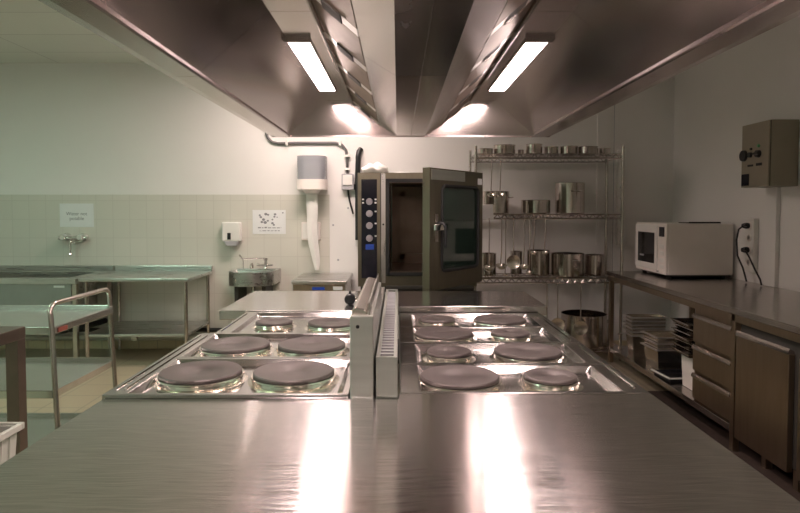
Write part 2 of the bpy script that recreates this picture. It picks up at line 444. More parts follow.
def cooker(label, x0, x1, y0, y1, rows, zt, zp, h, ribbed=None):
    t = thing('electric_cooker', label, 'electric cooker', ((x0+x1)/2, (y0+y1)/2, 0), 0, 'hotplate cookers of the island')
    mb = MB()
    for (ya, yb, b, plates) in rows: pan(mb, x0, x1, ya, yb, zt, zp, b)
    link('hob_top', mb, M['deck'], t, bevel=.004, seg=3)
    if ribbed:
        for xx in ribbed:
            link('edge_rib', MB().tube([(xx, y0+.06, zt+.001), (xx, y1-.06, zt+.001)], .004, 6), M['chrome'], t)
    for (ya, yb, b, plates) in rows:
        for (x, y, r) in plates: hotplate(t, x, y, zp, r, h)
    link('body', MB().box(x0+.02, x1-.02, y0+.005, y1-.005, .12, zp-.03), M['steelv'], t)
    out = -1 if (x0+x1) < 0 else 1
    xf = x0+.02 if out < 0 else x1-.02
    link('oven_door', MB().box(*sorted((xf, xf+out*.02)), y0+.06, y1-.06, .17, .68), M['steel'], t, bevel=.004)
    link('door_handle', MB().tube([(xf+out*.02, y0+.12, .64), (xf+out*.055, y0+.12, .64), (xf+out*.055, y1-.12, .64), (xf+out*.02, y1-.12, .64)], .008, 8), M['satin'], t)
    for k in range(4):
        yy = y0+.12+k*(y1-y0-.24)/3
        link('control_knob', MB().lathe([(0, 0), (.022, 0), (.018, .02), (0, .02)], (xf+(out*.001 if out > 0 else -.021), yy, .77), 16, 'X'), M['black'], t)
    for yy in (y0+.08, y1-.08):
        for xx in (x0+.08, x1-.08):
            link('foot', MB().lathe([(0, 0), (.025, 0), (.02, .12), (0, .12)], (xx, yy, 0), 12), M['satin'], t)
    return t

bl = (.075, .02, .02, .02)
cooker('left front cooker with four large equal round hotplates', -.945, -.158, 1.89, 2.85,
       [(1.89, 2.365, bl, [(-.708, 2.135, .144), (-.374, 2.135, .144)]), (2.37, 2.85, bl, [(-.70, 2.57, .144), (-.372, 2.57, .144)])], .912, .890, .034, [-.925, -.895])
cooker('left rear cooker, a small and a larger hotplate, against the left end table', -.885, -.158, 2.86, 3.47,
       [(2.86, 3.47, (.07, .02, .02, .02), [(-.65, 3.13, .096), (-.345, 3.11, .124)])], .908, .888, .030, [-.865])
br = (.07, .085, .018, .018)
cooker('right front cooker with its large hotplate nearest the worktop', .005, .83, 1.95, 2.69,
       [(1.95, 2.315, br, [(.22, 2.125, .141), (.545, 2.125, .094)]), (2.32, 2.69, br, [(.215, 2.50, .092), (.548, 2.51, .140)])], .900, .876, .034, [.80])
cooker('right rear cooker with four unequal hotplates against the right end table', 0.005, .83, 2.70, 3.47,
       [(2.70, 3.065, br, [(.222, 2.885, .139), (.545, 2.885, .092)]), (3.07, 3.47, br, [(.215, 3.245, .094), (.555, 3.245, .139)])], .900, .876, .034, [.80])

# end tables
def end_table(label, x0, x1, zt, y1):
    t = thing('end_table', label, 'steel table', ((x0+x1)/2, 3.98, 0), 0, 'end tables of the island')
    link('tabletop', MB().box(x0, x1, 3.50, y1, zt-.055, zt), M['table'], t, bevel=.004)
    link('apron', MB().box(x0+.04, x1-.04, 3.54, y1-.04, .78, zt-.055), M['steelv'], t)
    for x in (x0+.06, x1-.06):
        for y in (3.56, y1-.06):
            link('leg', MB().box(x-.02, x+.02, y-.02, y+.02, 0, .78), M['satin'], t)
    link('lower_shelf', MB().box(x0+.04, x1-.04, 3.54, y1-.04, .16, .19), M['steel'], t)
end_table('left stainless end table behind the left cookers, a tap standing on it', -1.05, -.165, .91, 4.36)
end_table('right stainless end table behind the right cookers, in front of the open oven', -.0, .875, .937, 4.16)

# guards / ducts down the middle
t = thing('service_column', 'tall pale steel splash guard box between the two rows of hotplates', 'splash guard', (-.115, 2.35, 0))
link('casing', MB().box(-.153, -.078, 1.89, 2.78, .0, 1.165), M['guard'], t, bevel=.004)
cap = MB().poly([(-.148, 1.905, 1.165), (-.098, 1.905, 1.165), (-.098, 1.905, 1.172), (-.105, 1.905, 1.183), (-.135, 1.905, 1.190), (-.148, 1.905, 1.178)], (0, .87, 0))
link('rounded_cap', cap, M['satin'], t, bevel=.004)
link('fin', MB().box(-.094, -.090, 1.90, 2.79, 1.16, 1.205), M['steelv'], t)
link('screw_hole', MB().lathe([(0, 0), (.006, 0), (.006, .002), (0, .002)], (-.128, 1.888, 1.13), 12, 'Y'), M['black'], t)
t = thing('vent_duct', 'lower pale steel vent box with a slotted top beside the taller splash guard', 'vent box', (-.035, 2.6, 0))
g = MB().box(-.070, -.002, 1.90, 1.915, 0, 1.03).box(-.070, -.002, 3.53, 3.545, 0, 1.03)
g.box(-.070, -.058, 1.915, 3.53, 0, 1.03).box(-.014, -.002, 1.915, 3.53, 0, 1.03).box(-.058, -.014, 1.915, 3.53, 0, .96)
link('casing', g, M['guard'], t)
sl = MB()
for i in range(34):
    y = 1.975+i*.045
    sl.box(-.058, -.014, y, y+.020, 1.008, 1.022)
link('slotted_grille', sl, M['greyp'], t)
t = thing('riser_channel', 'pair of narrow upright steel channels behind the tall splash guard', 'steel channel', (-.12, 3.2, 0))
link('channel', MB().box(-.150, -.125, 2.80, 3.54, 0, 1.03), M['guard'], t)
link('channel', MB().box(-.112, -.078, 2.80, 3.54, 0, 1.045), M['steelv'], t)

# small tap on the left end table
t = thing('swivel_tap', 'small chrome tap with a black grip on the left end table', 'tap', (-.25, 3.72, .902))
link('grip', MB().lathe([(0, 0), (.028, 0), (.034, .01), (.034, .05), (.026, .062), (0, .062)], (-.30, 3.70, .944), 20, 'Y'), M['black'], t, smooth=True)
link('stem', MB().tube([(-.27, 3.72, .94), (-.225, 3.73, .955), (-.195, 3.74, .975), (-.193, 3.74, 1.0)], .009, 8), M['chrome'], t, smooth=True)
link('base', MB().lathe([(0, 0), (.02, 0), (.02, .01), (.011, .015), (.011, .10), (.019, .103), (.019, .115), (0, .115)], (-.193, 3.74, .910), 16), M['chrome'], t, smooth=True)
link('lever', MB().tube([(-.30, 3.73, .95), (-.30, 3.73, .995)], .007, 8), M['black'], t)

# ------------------------------------------------------------------ oven
def build_oven():
    x0, x1, y0, y1, z0, z1 = -.335, .66, 5.0, 5.9, .86, 1.81
    t = thing('combi_oven', 'large steel combi oven with its glazed door standing open', 'oven', ((x0+x1)/2, 5.45, 0))
    cx0, cx1, cz0, cz1 = -.09, .59, .98, 1.73
    b = MB()
    b.box(x0, cx0, y0, y1, z0, z1).box(cx1, x1, y0, y1, z0, z1).box(cx0, cx1, y0, y1, z0, cz0).box(cx0, cx1, y0, y1, cz1, z1).box(cx0, cx1, y1-.08, y1, cz0, cz1)
    link('casing', b, M['oven'], t)
    link('side_seam', MB().box(-.148, -.140, y0-.004, y0, z0, z1), M['dark'], t)
    link('front_strip', MB().box(-.140, -.105, y0-.006, y0, z0+.03, z1-.005), M['steelv'], t)
    gk = MB()
    for (a, b_, c, d) in ((cx0-.012, cx0+.02, cz0-.03, cz1+.03), (cx1-.02, cx1+.012, cz0-.03, cz1+.03), (cx0, cx1, cz0-.03, cz0), (cx0, cx1, cz1, cz1+.03)):
        gk.box(a, b_, y0-.016, y0, c, d)
    link('door_gasket', gk, M['rubber'], t, bevel=.004)
    cv = MB()
    cv.box(cx0, cx0+.006, y0, y1-.08, cz0, cz1).box(cx1-.006, cx1, y0, y1-.08, cz0, cz1).box(cx0, cx1, y0, y1-.08, cz0, cz0+.006)
    cv.box(cx0, cx1, y0, y1-.08, cz1-.006, cz1).box(cx0, cx1, y1-.09, y1-.08, cz0, cz1)
    link('cavity_lining', cv, M['cavity'], t)
    # fan baffle frame + racks rails
    fb = MB()
    fx0, fx1, fz0, fz1, fy = .02, .56, 1.03, 1.68, y1-.13
    fb.box(fx0, fx0+.05, fy, fy+.02, fz0, fz1).box(fx1-.05, fx1, fy, fy+.02, fz0, fz1).box(fx0, fx1, fy, fy+.02, fz0, fz0+.05).box(fx0, fx1, fy, fy+.02, fz1-.05, fz1)
    link('fan_baffle', fb, M['cavity'], t)
    rr = MB()
    for xx in (cx0+.03, cx1-.03):
        for yy in (y0+.05, y0+.35):
            rr.tube([(xx, yy, cz0+.01), (xx, yy, cz1-.01)], .008, 6)
        for k in range(8):
            rr.tube([(xx, y0+.05, cz0+.06+k*.085), (xx, y0+.35, cz0+.06+k*.085)], .004, 6)
    link('tray_rails', rr, M['satin'], t)
    # control panel
    cp = link('control_panel', MB().box(-.305, -.175, y0-.008, y0, .93, 1.755), M['panel'], t, bevel=.003)
    for k, zz in enumerate((1.60, 1.50, 1.40, 1.295)):
        link('control_knob', MB().lathe([(0, .0), (.029, 0), (.026, -.02), (0, -.022)], (-.238, y0-.008, zz-.03), 20, 'Y'), M['knob'], cp, smooth=True)
        for sx in (-.052, .052):
            for dz in (.012, -.016):
                if (k == 0) or sx > 0 and dz > 0:
                    link('indicator', MB().box(-.238+sx-.008, -.238+sx+.008, y0-.012, y0-.008, zz-.03+dz, zz-.03+dz+.012), M['white'], cp)
    link('display', MB().box(-.27, -.20, y0-.010, y0-.008, 1.17, 1.215), M['blue'], cp)
    link('strip_latch', MB().lathe([(0, 0), (.008, 0), (.008, .01), (0, .01)], (-.122, y0-.016, 1.38), 10, 'Y'), M['black'], t)
    # door
    ang = math.radians(54)
    W, H, T = .80, .895, .06
    hx, hy, hz = .648, 4.985, .91
    u = Vector((-math.cos(ang), -math.sin(ang), 0)); nn = Vector((math.sin(ang), -math.cos(ang), 0))   # along door; outward
    R = Matrix((u, nn, Vector((0, 0, 1)))).transposed().to_4x4(); R.translation = Vector((hx, hy, hz))
    # local x = along, y = outward, z = up ; slab occupies y -T..0 (shifted so hinge corner is fixed)
    def bx(mb, a, b_, c, d, e, f): return mb.box(a, b_, c, d, e, f, R)
    d = MB(); fr = .115
    bx(d, 0, .08, 0, T, 0, H); bx(d, W-.17, W, 0, T, 0, H); bx(d, .08, W-.17, 0, T, 0, .14); bx(d, .08, W-.17, 0, T, H-.13, H)
    do = link('door', d, M['oven'], t)
    bx2 = MB(); bx(bx2, .08, W-.17, .018, .028, .14, H-.13); link('window_pane', bx2, M['glass'], do)
    bx3 = MB(); bx(bx3, .08, W-.17, .044, .050, .14, H-.13); link('window_pane', bx3, M['glass'], do)
    # rounded rubber surround on the outer face
    gx0, gx1, gz0, gz1, rr_ = .075, W-.165, .135, H-.125, .05
    pts = []
    for (cx, cz, a0) in ((gx1-rr_, gz1-rr_, 0), (gx0+rr_, gz1-rr_, PI/2), (gx0+rr_, gz0+rr_, PI), (gx1-rr_, gz0+rr_, 3*PI/2)):
        for k in range(6):
            a = a0+k*PI/10
            pts.append(R @ Vector((cx+rr_*math.cos(a), T, cz+rr_*math.sin(a))))
    link('window_surround', MB().tube(pts, .013, 8, closed=True), M['rubber'], do, smooth=True)
    cnr = MB()
    for (cx, cz, sx, sz) in ((gx1, gz1, 1, 1), (gx0, gz1, -1, 1), (gx0, gz0, -1, -1), (gx1, gz0, 1, -1)):
        q = [Vector((cx, T-.008, cz))]
        for k in range(6):
            a = k*PI/10
            q.append(Vector((cx-sx*rr_+sx*rr_*math.cos(a), T-.008, cz-sz*rr_+sz*rr_*math.sin(a))))
        cnr.poly([R @ p for p in q], nn*.008)
    link('window_corner', cnr, M['rubber'], do)
    tp = MB(); bx(tp, .30, W-.02, T, T+.006, H-.085, H-.01); link('badge_plate', tp, M['guard'], do)
    sk = MB(); bx(sk, .015, .085, T, T+.002, H-.10, H-.05); link('sticker', sk, M['paper'], do)
    hp = MB(); bx(hp, W-.10, W-.06, T, T+.012, .36, .56); link('handle_plate', hp, M['satin'], do)
    hd = MB().tube([R @ Vector(p) for p in ((W-.115, T+.0, .50), (W-.115, T+.05, .49), (W-.115, T+.065, .46), (W-.115, T+.065, .32))], .012, 8)
    link('handle', hd, M['black'], do, smooth=True)
    hk = MB(); bx(hk, W-.15, W-.03, T+.01, T+.035, .44, .49); link('handle_latch', hk, M['chrome'], do, bevel=.005)
    # stand
    st = MB()
    for xx in (x0+.04, x1-.04):
        for yy in (y0+.05, y1-.05):
            st.box(xx-.02, xx+.02, yy-.02, yy+.02, 0, z0-.05)
    st.box(x0+.02, x1-.02, y0+.03, y1-.03, z0-.05, z0-.0).box(x0+.02, x1-.02, y0+.03, y1-.03, .2, .23)
    link('stand', st, M['dark'], t)
    # corner foot bracket under the door frame
    link('drip_tray', MB().box(-.1, .62, y0-.05, y0, z0-.012, z0+.008), M['dark'], t)
build_oven()

# crumpled cloth on the oven
def blob(name, label, cat, c, sx, sy, sz, m, n=14, seed=1):
    rnd = random.Random(seed); bm = bmesh.new()
    bmesh.ops.create_icosphere(bm, subdivisions=3, radius=1)
    ph = [rnd.uniform(0, 6) for _ in range(6)]
    for v in bm.verts:
        k = 1+.18*math.sin(5*v.co.x+ph[0])*math.sin(6*v.co.y+ph[1])+.14*math.sin(9*v.co.x+ph[2]+4*v.co.z)
        v.co = Vector((v.co.x*sx*k, v.co.y*sy*k, max(v.co.z, -.35)*sz*k))
    mz = min(v.co.z for v in bm.verts)
    for v in bm.verts: v.co.z -= mz
    me = bpy.data.meshes.new(name); bm.to_mesh(me); bm.free(); me.materials.append(m)
    o = bpy.data.objects.new(name, me); COL.objects.link(o); o.location = c
    for p in me.polygons: p.use_smooth = True
    return tag(o, label, cat)
blob('paper_bag', 'crumpled white paper lying on top of the oven casing', 'paper', (-.19, 5.2, 1.811), .12, .1, .062, M['tissue'], seed=3)
blob('cloth', 'flattened pale cloth on the oven top beside the crumpled paper', 'cloth', (.03, 5.3, 1.811), .08, .08, .016, M['white'], seed=5)

# ------------------------------------------------------------------ things on the back wall
dw = DW-.02
def wp(px, py, d=dw): return P(px, py, d)
# conduit and junction
pts = [wp(266, 132), wp(268, 138), wp(272, 142), wp(278, 143.5), wp(300, 143), wp(336, 143), wp(342, 145), wp(346, 150), wp(347, 158), wp(347.3, 174)]
t = thing('conduit', 'grey electrical conduit running along the wall under the hood to the grey junction box', 'conduit', (pts[5].x, dw, 2.1))
link('tube', MB().tube(pts, .015, 10), M['conduit'], t, smooth=True)
for (px, py) in ((287, 143), (340, 143.2), (347, 156), (347, 169)):
    c = wp(px, py); v = py > 150
    link('clip', MB().box(c.x-(.03 if v else .012), c.x+(.03 if v else .012), dw-.03, DW, c.z-(.012 if v else .03), c.z+(.012 if v else .03)), M['white'], t)
t = thing('junction_box', 'light grey square isolator box on the wall left of the oven', 'junction box', (wp(348, 180).x, DW-.05, wp(348, 190).z))
a, b = wp(342, 190), wp(354, 174)
link('housing', MB().box(a.x, b.x, DW-.07, DW-.001, a.z, b.z), M['greyp'], t, bevel=.006)
link('cover', MB().box(a.x+.015, b.x-.015, DW-.08, DW-.07, a.z+.05, b.z-.015), M['white'], t, bevel=.003)
link('plug', MB().box(b.x, b.x+.015, DW-.07, DW-.02, a.z, a.z+.06), M['black'], t)
cb = [wp(348, 190), wp(349, 198), wp(351, 206), wp(353.2, 214)]
tag(link('cable', MB().tube(cb, .010, 8), M['black'], smooth=True), 'black cable curving from the junction box behind the oven', 'cable')
vp = [wp(357.8, 240, DW-.04), wp(357.8, 175, DW-.04), wp(358, 157, DW-.04), wp(359, 151.5, DW-.03), wp(361, 149, DW-.012)]
tag(link('pipe', MB().tube(vp, .028, 12), M['black'], smooth=True), 'thick black pipe rising behind the left edge of the oven', 'pipe')
sc = MB()
for (px, py) in ((333, 225), (338, 260), (348, 208)):
    c = wp(px, py); tag(link('screw', MB().lathe([(0, 0), (.012, 0), (.01, -.006), (0, -.008)], (c.x, DW, c.z), 10, 'Y'), M['greyp']),
        {225: 'small screw in the white wall right of the hanging paper towel', 260: 'lowest small screw in the white wall above the steel unit', 208: 'small screw in the wall below the junction box'}[py], 'screw')

# paper towel dispenser
c = wp(313, 175)
t = thing('towel_dispenser', 'smoked grey and cream paper towel dispenser hanging on the wall', 'paper towel dispenser', (c.x, DW, c.z-.3))
zt, zb = wp(313, 157).z, wp(313, 193).z
z1 = wp(313, 180).z
x0, x1 = wp(299, 170).x, wp(327, 170).x
def rr_prism(x0, x1, y0, y1, z0, z1, r=.05):
    pts = []
    for (cx, cy, a0) in ((x1-r, y1-.001, None), (x0+r, y1-.001, None)): pass
    pts = [(x0, y1, z0)]
    for k in range(7):
        a = PI+k*PI/12; pts.append((x0+r+r*math.cos(a), y0+r+r*math.sin(a), z0))
    for k in range(7):
        a = 1.5*PI+k*PI/12; pts.append((x1-r+r*math.cos(a), y0+r+r*math.sin(a), z0))
    pts.append((x1, y1, z0))
    return MB().poly(pts, (0, 0, z1-z0))
link('smoked_cover', rr_prism(x0, x1, DW-.22, DW-.002, z1, zt, .09), M['smoke'], t, smooth=True)
link('paper_roll', MB().lathe([(0, 0), (.095, 0), (.095, .17), (0, .17)], ((x0+x1)/2, DW-.11, z1+.005), 24), M['paper'], t, smooth=True)
link('housing', rr_prism(x0-.006, x1+.006, DW-.23, DW-.002, wp(313, 190).z, z1, .09), M['cream'], t, smooth=True)
link('outlet', MB().lathe([(0, 0), (.07, 0), (.10, .04), (0, .04)], ((x0+x1)/2, DW-.12, wp(313, 190).z-.04), 20), M['cream'], t, smooth=True)
zs = [(193, 306, 317), (205, 306.5, 318), (215, 307, 317.5), (225, 307, 317), (238, 307.5, 317.5), (250, 310, 319), (262, 313, 320), (270, 315, 319)]
tw = MB(); vs = []
for i, (py, a, b) in enumerate(zs):
    A = wp(a, py, DW-.13+.01*math.sin(i)); B = wp(b, py, DW-.12-.01*math.sin(i*1.7)); Mi = A.lerp(B, .5)+Vector((0, -.02, 0))
    vs += [A, Mi, B, B+Vector((0, .012, 0)), A+Vector((0, .012, 0))]
fs = []
for i in range(len(zs)-1):
    for j in range(5):
        fs.append((i*5+j, i*5+(j+1) % 5, (i+1)*5+(j+1) % 5, (i+1)*5+j))
fs += [(0, 1, 2, 3, 4), tuple(range(len(vs)-5, len(vs)))]
tw._add(vs, fs)
link('hanging_paper', tw, M['tissue'], t, smooth=True)
a, b = wp(302, 240), wp(320.5, 222)
t = thing('wall_bracket_box', 'small cream box on the tiles behind the hanging paper towel', 'box', (a.x, DW-.01, a.z))
link('housing', MB().box(a.x, b.x, DW-.06, DW-.009, a.z, b.z), M['cream'], t, bevel=.006)
link('front_plate', MB().box(a.x+.015, b.x-.015, DW-.066, DW-.06, a.z+.015, b.z-.015), M['white'], t, bevel=.003)

# soap dispenser
a, b = wp(224, 241), wp(242, 222)
t = thing('soap_dispenser', 'square white soap dispenser on the tiles left of the poster', 'soap dispenser', ((a.x+b.x)/2, DW-.01, a.z))
link('housing', MB().box(a.x, b.x, DW-.11, DW-.009, a.z, b.z), M['white'], t, bevel=.014, seg=3)
link('viewing_window', MB().box(a.x+.062, a.x+.098, DW-.113, DW-.108, a.z+.02, a.z+.09), M['black'], t)
link('push_lever', MB().poly([(a.x+.02, DW-.11, a.z), (b.x-.02, DW-.11, a.z), (b.x-.04, DW-.11, a.z-.05), (a.x+.05, DW-.11, a.z-.05)], (0, .08, 0)), M['greyp'], t, bevel=.008)
# poster
a, b = wp(252.5, 234), wp(285.5, 210)
t = thing('poster', 'small white notice with a grey drawing taped to the tiles', 'poster', ((a.x+b.x)/2, DW-.01, a.z))
link('sheet', MB().box(a.x, b.x, DW-.011, DW-.009, a.z, b.z), M['paper'], t)
dr = MB(); rnd = random.Random(5)
def disc(mb, x, z, r, y=DW-.0125, sx=1.0):
    mb._add([Vector((x+r*sx*math.cos(k*PI/5), y, z+r*math.sin(k*PI/5))) for k in range(10)]+[Vector((x+r*sx*math.cos(k*PI/5), y+.001, z+r*math.sin(k*PI/5))) for k in range(10)],
            [tuple(range(10)), tuple(range(19, 9, -1))]+[(k, (k+1) % 10, 10+(k+1) % 10, 10+k) for k in range(10)])
W_, H_ = b.x-a.x, b.z-a.z
for (u, v, r) in ((.22, .78, .010), (.25, .70, .012), (.40, .83, .014), (.47, .80, .010), (.33, .60, .014), (.28, .50, .012), (.38, .48, .016), (.46, .55, .010),
                  (.60, .60, .009), (.66, .72, .010), (.68, .82, .012), (.60, .45, .012), (.64, .38, .010), (.74, .7, .006)):
    disc(dr, a.x+u*W_, a.z+v*H_, r, DW-.0125+rnd.uniform(-.0003, .0003), 1.2)
link('drawing', dr, M['ink'], t)
tx = MB()
for (v, h, u0, u1) in ((.24, .010, .16, .86), (.12, .005, .2, .82)):
    u = u0
    while u < u1:
        wl = rnd.uniform(.05, .12)
        tx.box(a.x+u*W_, a.x+min(u+wl, u1)*W_, DW-.0125, DW-.0112, a.z+v*H_, a.z+v*H_+h*rnd.uniform(.7, 1.5)); u += wl+.03
link('caption', tx, M['ink'], t)
disc(dd := MB(), b.x-.03, b.z-.03, .008); link('corner_mark', dd, M['ink'], t)

# sign with text
def text_mesh(body, size, loc, m, parent, name):
    cu = bpy.data.curves.new(name, 'FONT'); cu.body = body; cu.size = size; cu.align_x = 'CENTER'; cu.extrude = .0005
    o = bpy.data.objects.new(name, cu); COL.objects.link(o)
    bpy.context.view_layer.update()
    me = bpy.data.meshes.new_from_object(o.evaluated_get(bpy.context.evaluated_depsgraph_get()))
    bpy.data.objects.remove(o)
    me.materials.clear(); me.materials.append(m)
    ob = bpy.data.objects.new(name, me); COL.objects.link(ob)
    ob.parent = parent
    ob.rotation_euler = (PI/2, 0, 0)
    ob.location = Vector(loc)-parent.location
    return ob
a, b = wp(59.5, 227), wp(93, 203.5)
t = thing('sign', 'white paper sign with two lines of text on the tiles above the wall tap', 'sign', ((a.x+b.x)/2, DW-.01, a.z))
link('sheet', MB().box(a.x, b.x, DW-.011, DW-.009, a.z, b.z), M['paper'], t)
text_mesh('Water not', .052, ((a.x+b.x)/2, DW-.0116, wp(76, 215.3).z), M['ink'], t, 'lettering')
text_mesh('potable', .052, ((a.x+b.x)/2, DW-.0116, wp(76, 220).z), M['ink'], t, 'lettering')

# wall tap
t = thing('wall_tap', 'chrome wall mounted mixer tap above the sink unit', 'tap', tuple(wp(73, 240)))
tp = MB()
for px in (67, 84):
    c = wp(px, 237); tp = MB(); tp.lathe([(0, 0), (.045, 0), (.045, -.015), (.034, -.03), (.034, -.10), (.026, -.112), (0, -.112)], (c.x, DW-.009, c.z), 20, 'Y')
    link('wall_rose', tp, M['chrome'], t, smooth=True)
c0, c1 = wp(64, 238, DW-.075), wp(87, 238, DW-.075)
link('mixer_body', MB().tube([c0, c1], .022, 12), M['chrome'], t, smooth=True)
link('hot_handle', MB().lathe([(0, 0), (.02, 0), (.027, .02), (.02, .045), (0, .045)], (c0.x-.055, c0.y, c0.z), 14, 'X'), M['chrome'], t, smooth=True)
s0 = wp(72.5, 238, DW-.08)
link('spout', MB().tube([s0, s0+Vector((0, -.04, -.02)), s0+Vector((0, -.05, -.06)), s0+Vector((0, -.05, -.16))], .012, 10), M['chrome'], t, smooth=True)
link('spout_tip', MB().lathe([(0, 0), (.013, 0), (.019, .012), (.013, .03), (0, .03)], s0+Vector((0, -.05, -.185)), 12), M['chrome'], t, smooth=True)
link('diverter', MB().tube([s0+Vector((0, -.02, -.05)), s0+Vector((.10, -.02, -.04)), s0+Vector((.11, 0, 0))], .008, 8), M['chrome'], t, smooth=True)

# hand-wash basin
cx = -1.50; cy = 6.17
t = thing('hand_basin', 'round fronted stainless steel hand basin with lever tap on the wall', 'hand basin', (cx, DW, .6))
def dprof(r, n=20, yb=DW-.01, sx=1):
    return [(cx+r*sx, yb)]+[(cx+r*sx*math.cos(-k*PI/n), cy-.02+r*.9*math.sin(-k*PI/n)) for k in range(n+1)]+[(cx-r*sx, yb)]
o1 = dprof(.235); i1 = dprof(.215, yb=DW-.10); i2 = dprof(.15, yb=DW-.14)
n = len(o1)
zt_, zb_ = .875, .735
vs = [(x, y, zb_) for x, y in o1]+[(x, y, zt_) for x, y in o1]+[(x, y, zt_) for x, y in i1]+[(x, y, zt_-.11) for x, y in i2]
fs = [tuple(range(n))[::-1], tuple(range(3*n, 4*n))]
for k in range(3):
    for j in range(n):
        fs.append((k*n+j, k*n+(j+1) % n, (k+1)*n+(j+1) % n, (k+1)*n+j))
bb = MB(); bb._add(vs, fs)
link('bowl', bb, M['steel'], t, smooth=True)
link('bracket', MB().box(cx-.17, cx-.13, 6.1, DW-.01, .5, .735), M['dark'], t)
link('bracket', MB().box(cx+.11, cx+.15, 6.1, DW-.01, .5, .735), M['dark'], t)
link('waste_pipe', MB().tube([(cx, 6.2, .735), (cx, 6.2, .5), (cx, DW-.02, .46)], .02, 10), M['chrome'], t, smooth=True)
fx, fy = cx+.09, DW-.07
link('tap_body', MB().lathe([(0, 0), (.022, 0), (.018, .01), (.018, .08), (.024, .09), (.024, .115), (0, .115)], (fx, fy, zt_), 14), M['chrome'], t, smooth=True)
link('tap_handles', MB().tube([(fx-.085, fy, zt_+.04), (fx+.075, fy, zt_+.04)], [.012, .012], 10).tube([(fx-.095, fy, zt_+.045), (fx-.07, fy, zt_+.04)], .018, 10), M['chrome'], t, smooth=True)
link('spout', MB().tube([(fx, fy, zt_+.11), (fx-.02, fy-.02, zt_+.115), (fx-.20, fy-.12, zt_+.115), (fx-.22, fy-.13, zt_+.125), (fx-.245, fy-.14, zt_+.16)], .009, 10), M['chrome'], t, smooth=True)
link('soap_pump', MB().lathe([(0, 0), (.02, 0), (.02, .04), (.012, .05), (.012, .06), (0, .06)], (cx-.06, DW-.07, zt_), 14), M['satin'], t, smooth=True)
link('side_pipe', MB().tube([(cx-.155, DW-.05, zt_), (cx-.155, DW-.05, zt_+.10), (cx-.155, DW-.02, zt_+.11)], .006, 8), M['chrome'], t, smooth=True)

# under-counter unit left of the oven
t = thing('dishwasher', 'low stainless steel undercounter machine with small blue display right of the hand basin', 'dishwasher', (-.745, 6.05, 0))
link('casing', MB().box(-1.01, -.50, 5.72, 6.40, .08, .79), M['steelv'], t, bevel=.004)
link('top_cover', MB().box(-1.02, -.485, 5.70, 6.42, .79, .825), M['steel'], t, bevel=.008)
link('control_panel', MB().box(-1.0, -.51, 5.705, 5.72, .66, .785), M['cab'], t)
link('display', MB().box(-.82, -.70, 5.702, 5.706, .735, .765), M['blue'], t)
link('label_plate', MB().box(-.62, -.53, 5.702, 5.706, .735, .77), M['paper'], t)
link('foot', MB().box(-.99, -.93, 5.75, 5.81, 0, .08), M['black'], t); link('foot', MB().box(-.58, -.52, 5.75, 5.81, 0, .08), M['black'], t)
link('foot', MB().box(-.99, -.93, 6.3, 6.36, 0, .08), M['black'], t); link('foot', MB().box(-.58, -.52, 6.3, 6.36, 0, .08), M['black'], t)

# ------------------------------------------------------------------ left wash-up area
t = thing('draining_table', 'open stainless steel table with a lower shelf against the tiled wall', 'steel table', (-2.52, 6.05, 0))
link('tabletop', MB().box(-3.03, -1.99, 5.66, 6.42, .82, .85), M['steel'], t, bevel=.004)
link('upstand', MB().box(-3.03, -1.99, 6.40, 6.435, .85, .905), M['steel'], t, bevel=.006)
link('lower_shelf', MB().box(-3.0, -2.02, 5.70, 6.40, .285, .31), M['steel'], t, bevel=.003)
for (x, y) in ((-2.98, 5.71), (-2.03, 5.71), (-2.98, 6.38), (-2.03, 6.38)):
    link('leg', MB().tube([(x, y, 0), (x, y, .82)], .018, 12), M['satin'], t, smooth=True)
link('shelf_bracket', MB().box(-2.55, -2.50, 5.69, 5.73, .255, .285), M['satin'], t)
t = thing('sink_unit', 'long stainless steel sink unit with grey front panel on the left below the wall tap', 'sink', (-3.9, 6.05, 0))
sk = MB(); X0, X1, Y0, Y1 = -4.9, -3.045, 5.64, 6.42
sk.box(X0, X1, Y0, 5.76, .80, .85).box(X0, X1, 6.30, Y1, .80, .85).box(X0, -4.75, 5.76, 6.30, .80, .85).box(-3.17, X1, 5.76, 6.30, .80, .85)
link('rim', sk, M['steel'], t, bevel=.003)
bs = MB()
bs.box(-4.75, -3.17, 5.76, 5.765, .52, .80).box(-4.75, -3.17, 6.295, 6.30, .52, .80).box(-4.75, -4.745, 5.765, 6.295, .52, .80).box(-3.175, -3.17, 5.765, 6.295, .52, .80).box(-4.75, -3.17, 5.76, 6.30, .515, .52)
link('basin', bs, M['steel'], t)
link('upstand', MB().box(X0, X1, 6.40, 6.435, .85, .905), M['steel'], t, bevel=.006)
link('front_panel', MB().box(X0, -3.10, 5.66, 5.68, .50, .80), M['sinkp'], t)
link('maker_plate', MB().box(-3.26, -3.16, 5.655, 5.66, .765, .785), M['paper'], t)
for (x, y) in ((-3.075, 5.69), (-3.075, 6.38), (-4.85, 5.69), (-4.85, 6.38)):
    link('leg', MB().box(x-.02, x+.02, y-.02, y+.02, 0, .80), M['satin'], t)
link('waste_pipe', MB().tube([(-3.9, 6.0, .515), (-3.9, 6.0, .36), (-3.75, 6.0, .32), (-3.2, 6.05, .31), (-3.15, DW-.03, .31)], .03, 10), M['black'], t, smooth=True)
link('waste_trap', MB().lathe([(0, 0), (.055, 0), (.055, .10), (0, .10)], (-3.40, 6.04, .26), 14), M['black'], t, smooth=True)
link('drain_knob', MB().lathe([(0, 0), (.04, 0), (.03, -.03), (0, -.03)], (-3.62, 5.96, .31), 16, 'Y'), M['green'], t, smooth=True)
tag(link('wall_pipe', MB().tube([(-4.9, DW-.06, .13), (-.8, DW-.06, .13)], .028, 10), M['pipe'], smooth=True), 'pale horizontal pipe low on the back wall behind the steel table', 'pipe')
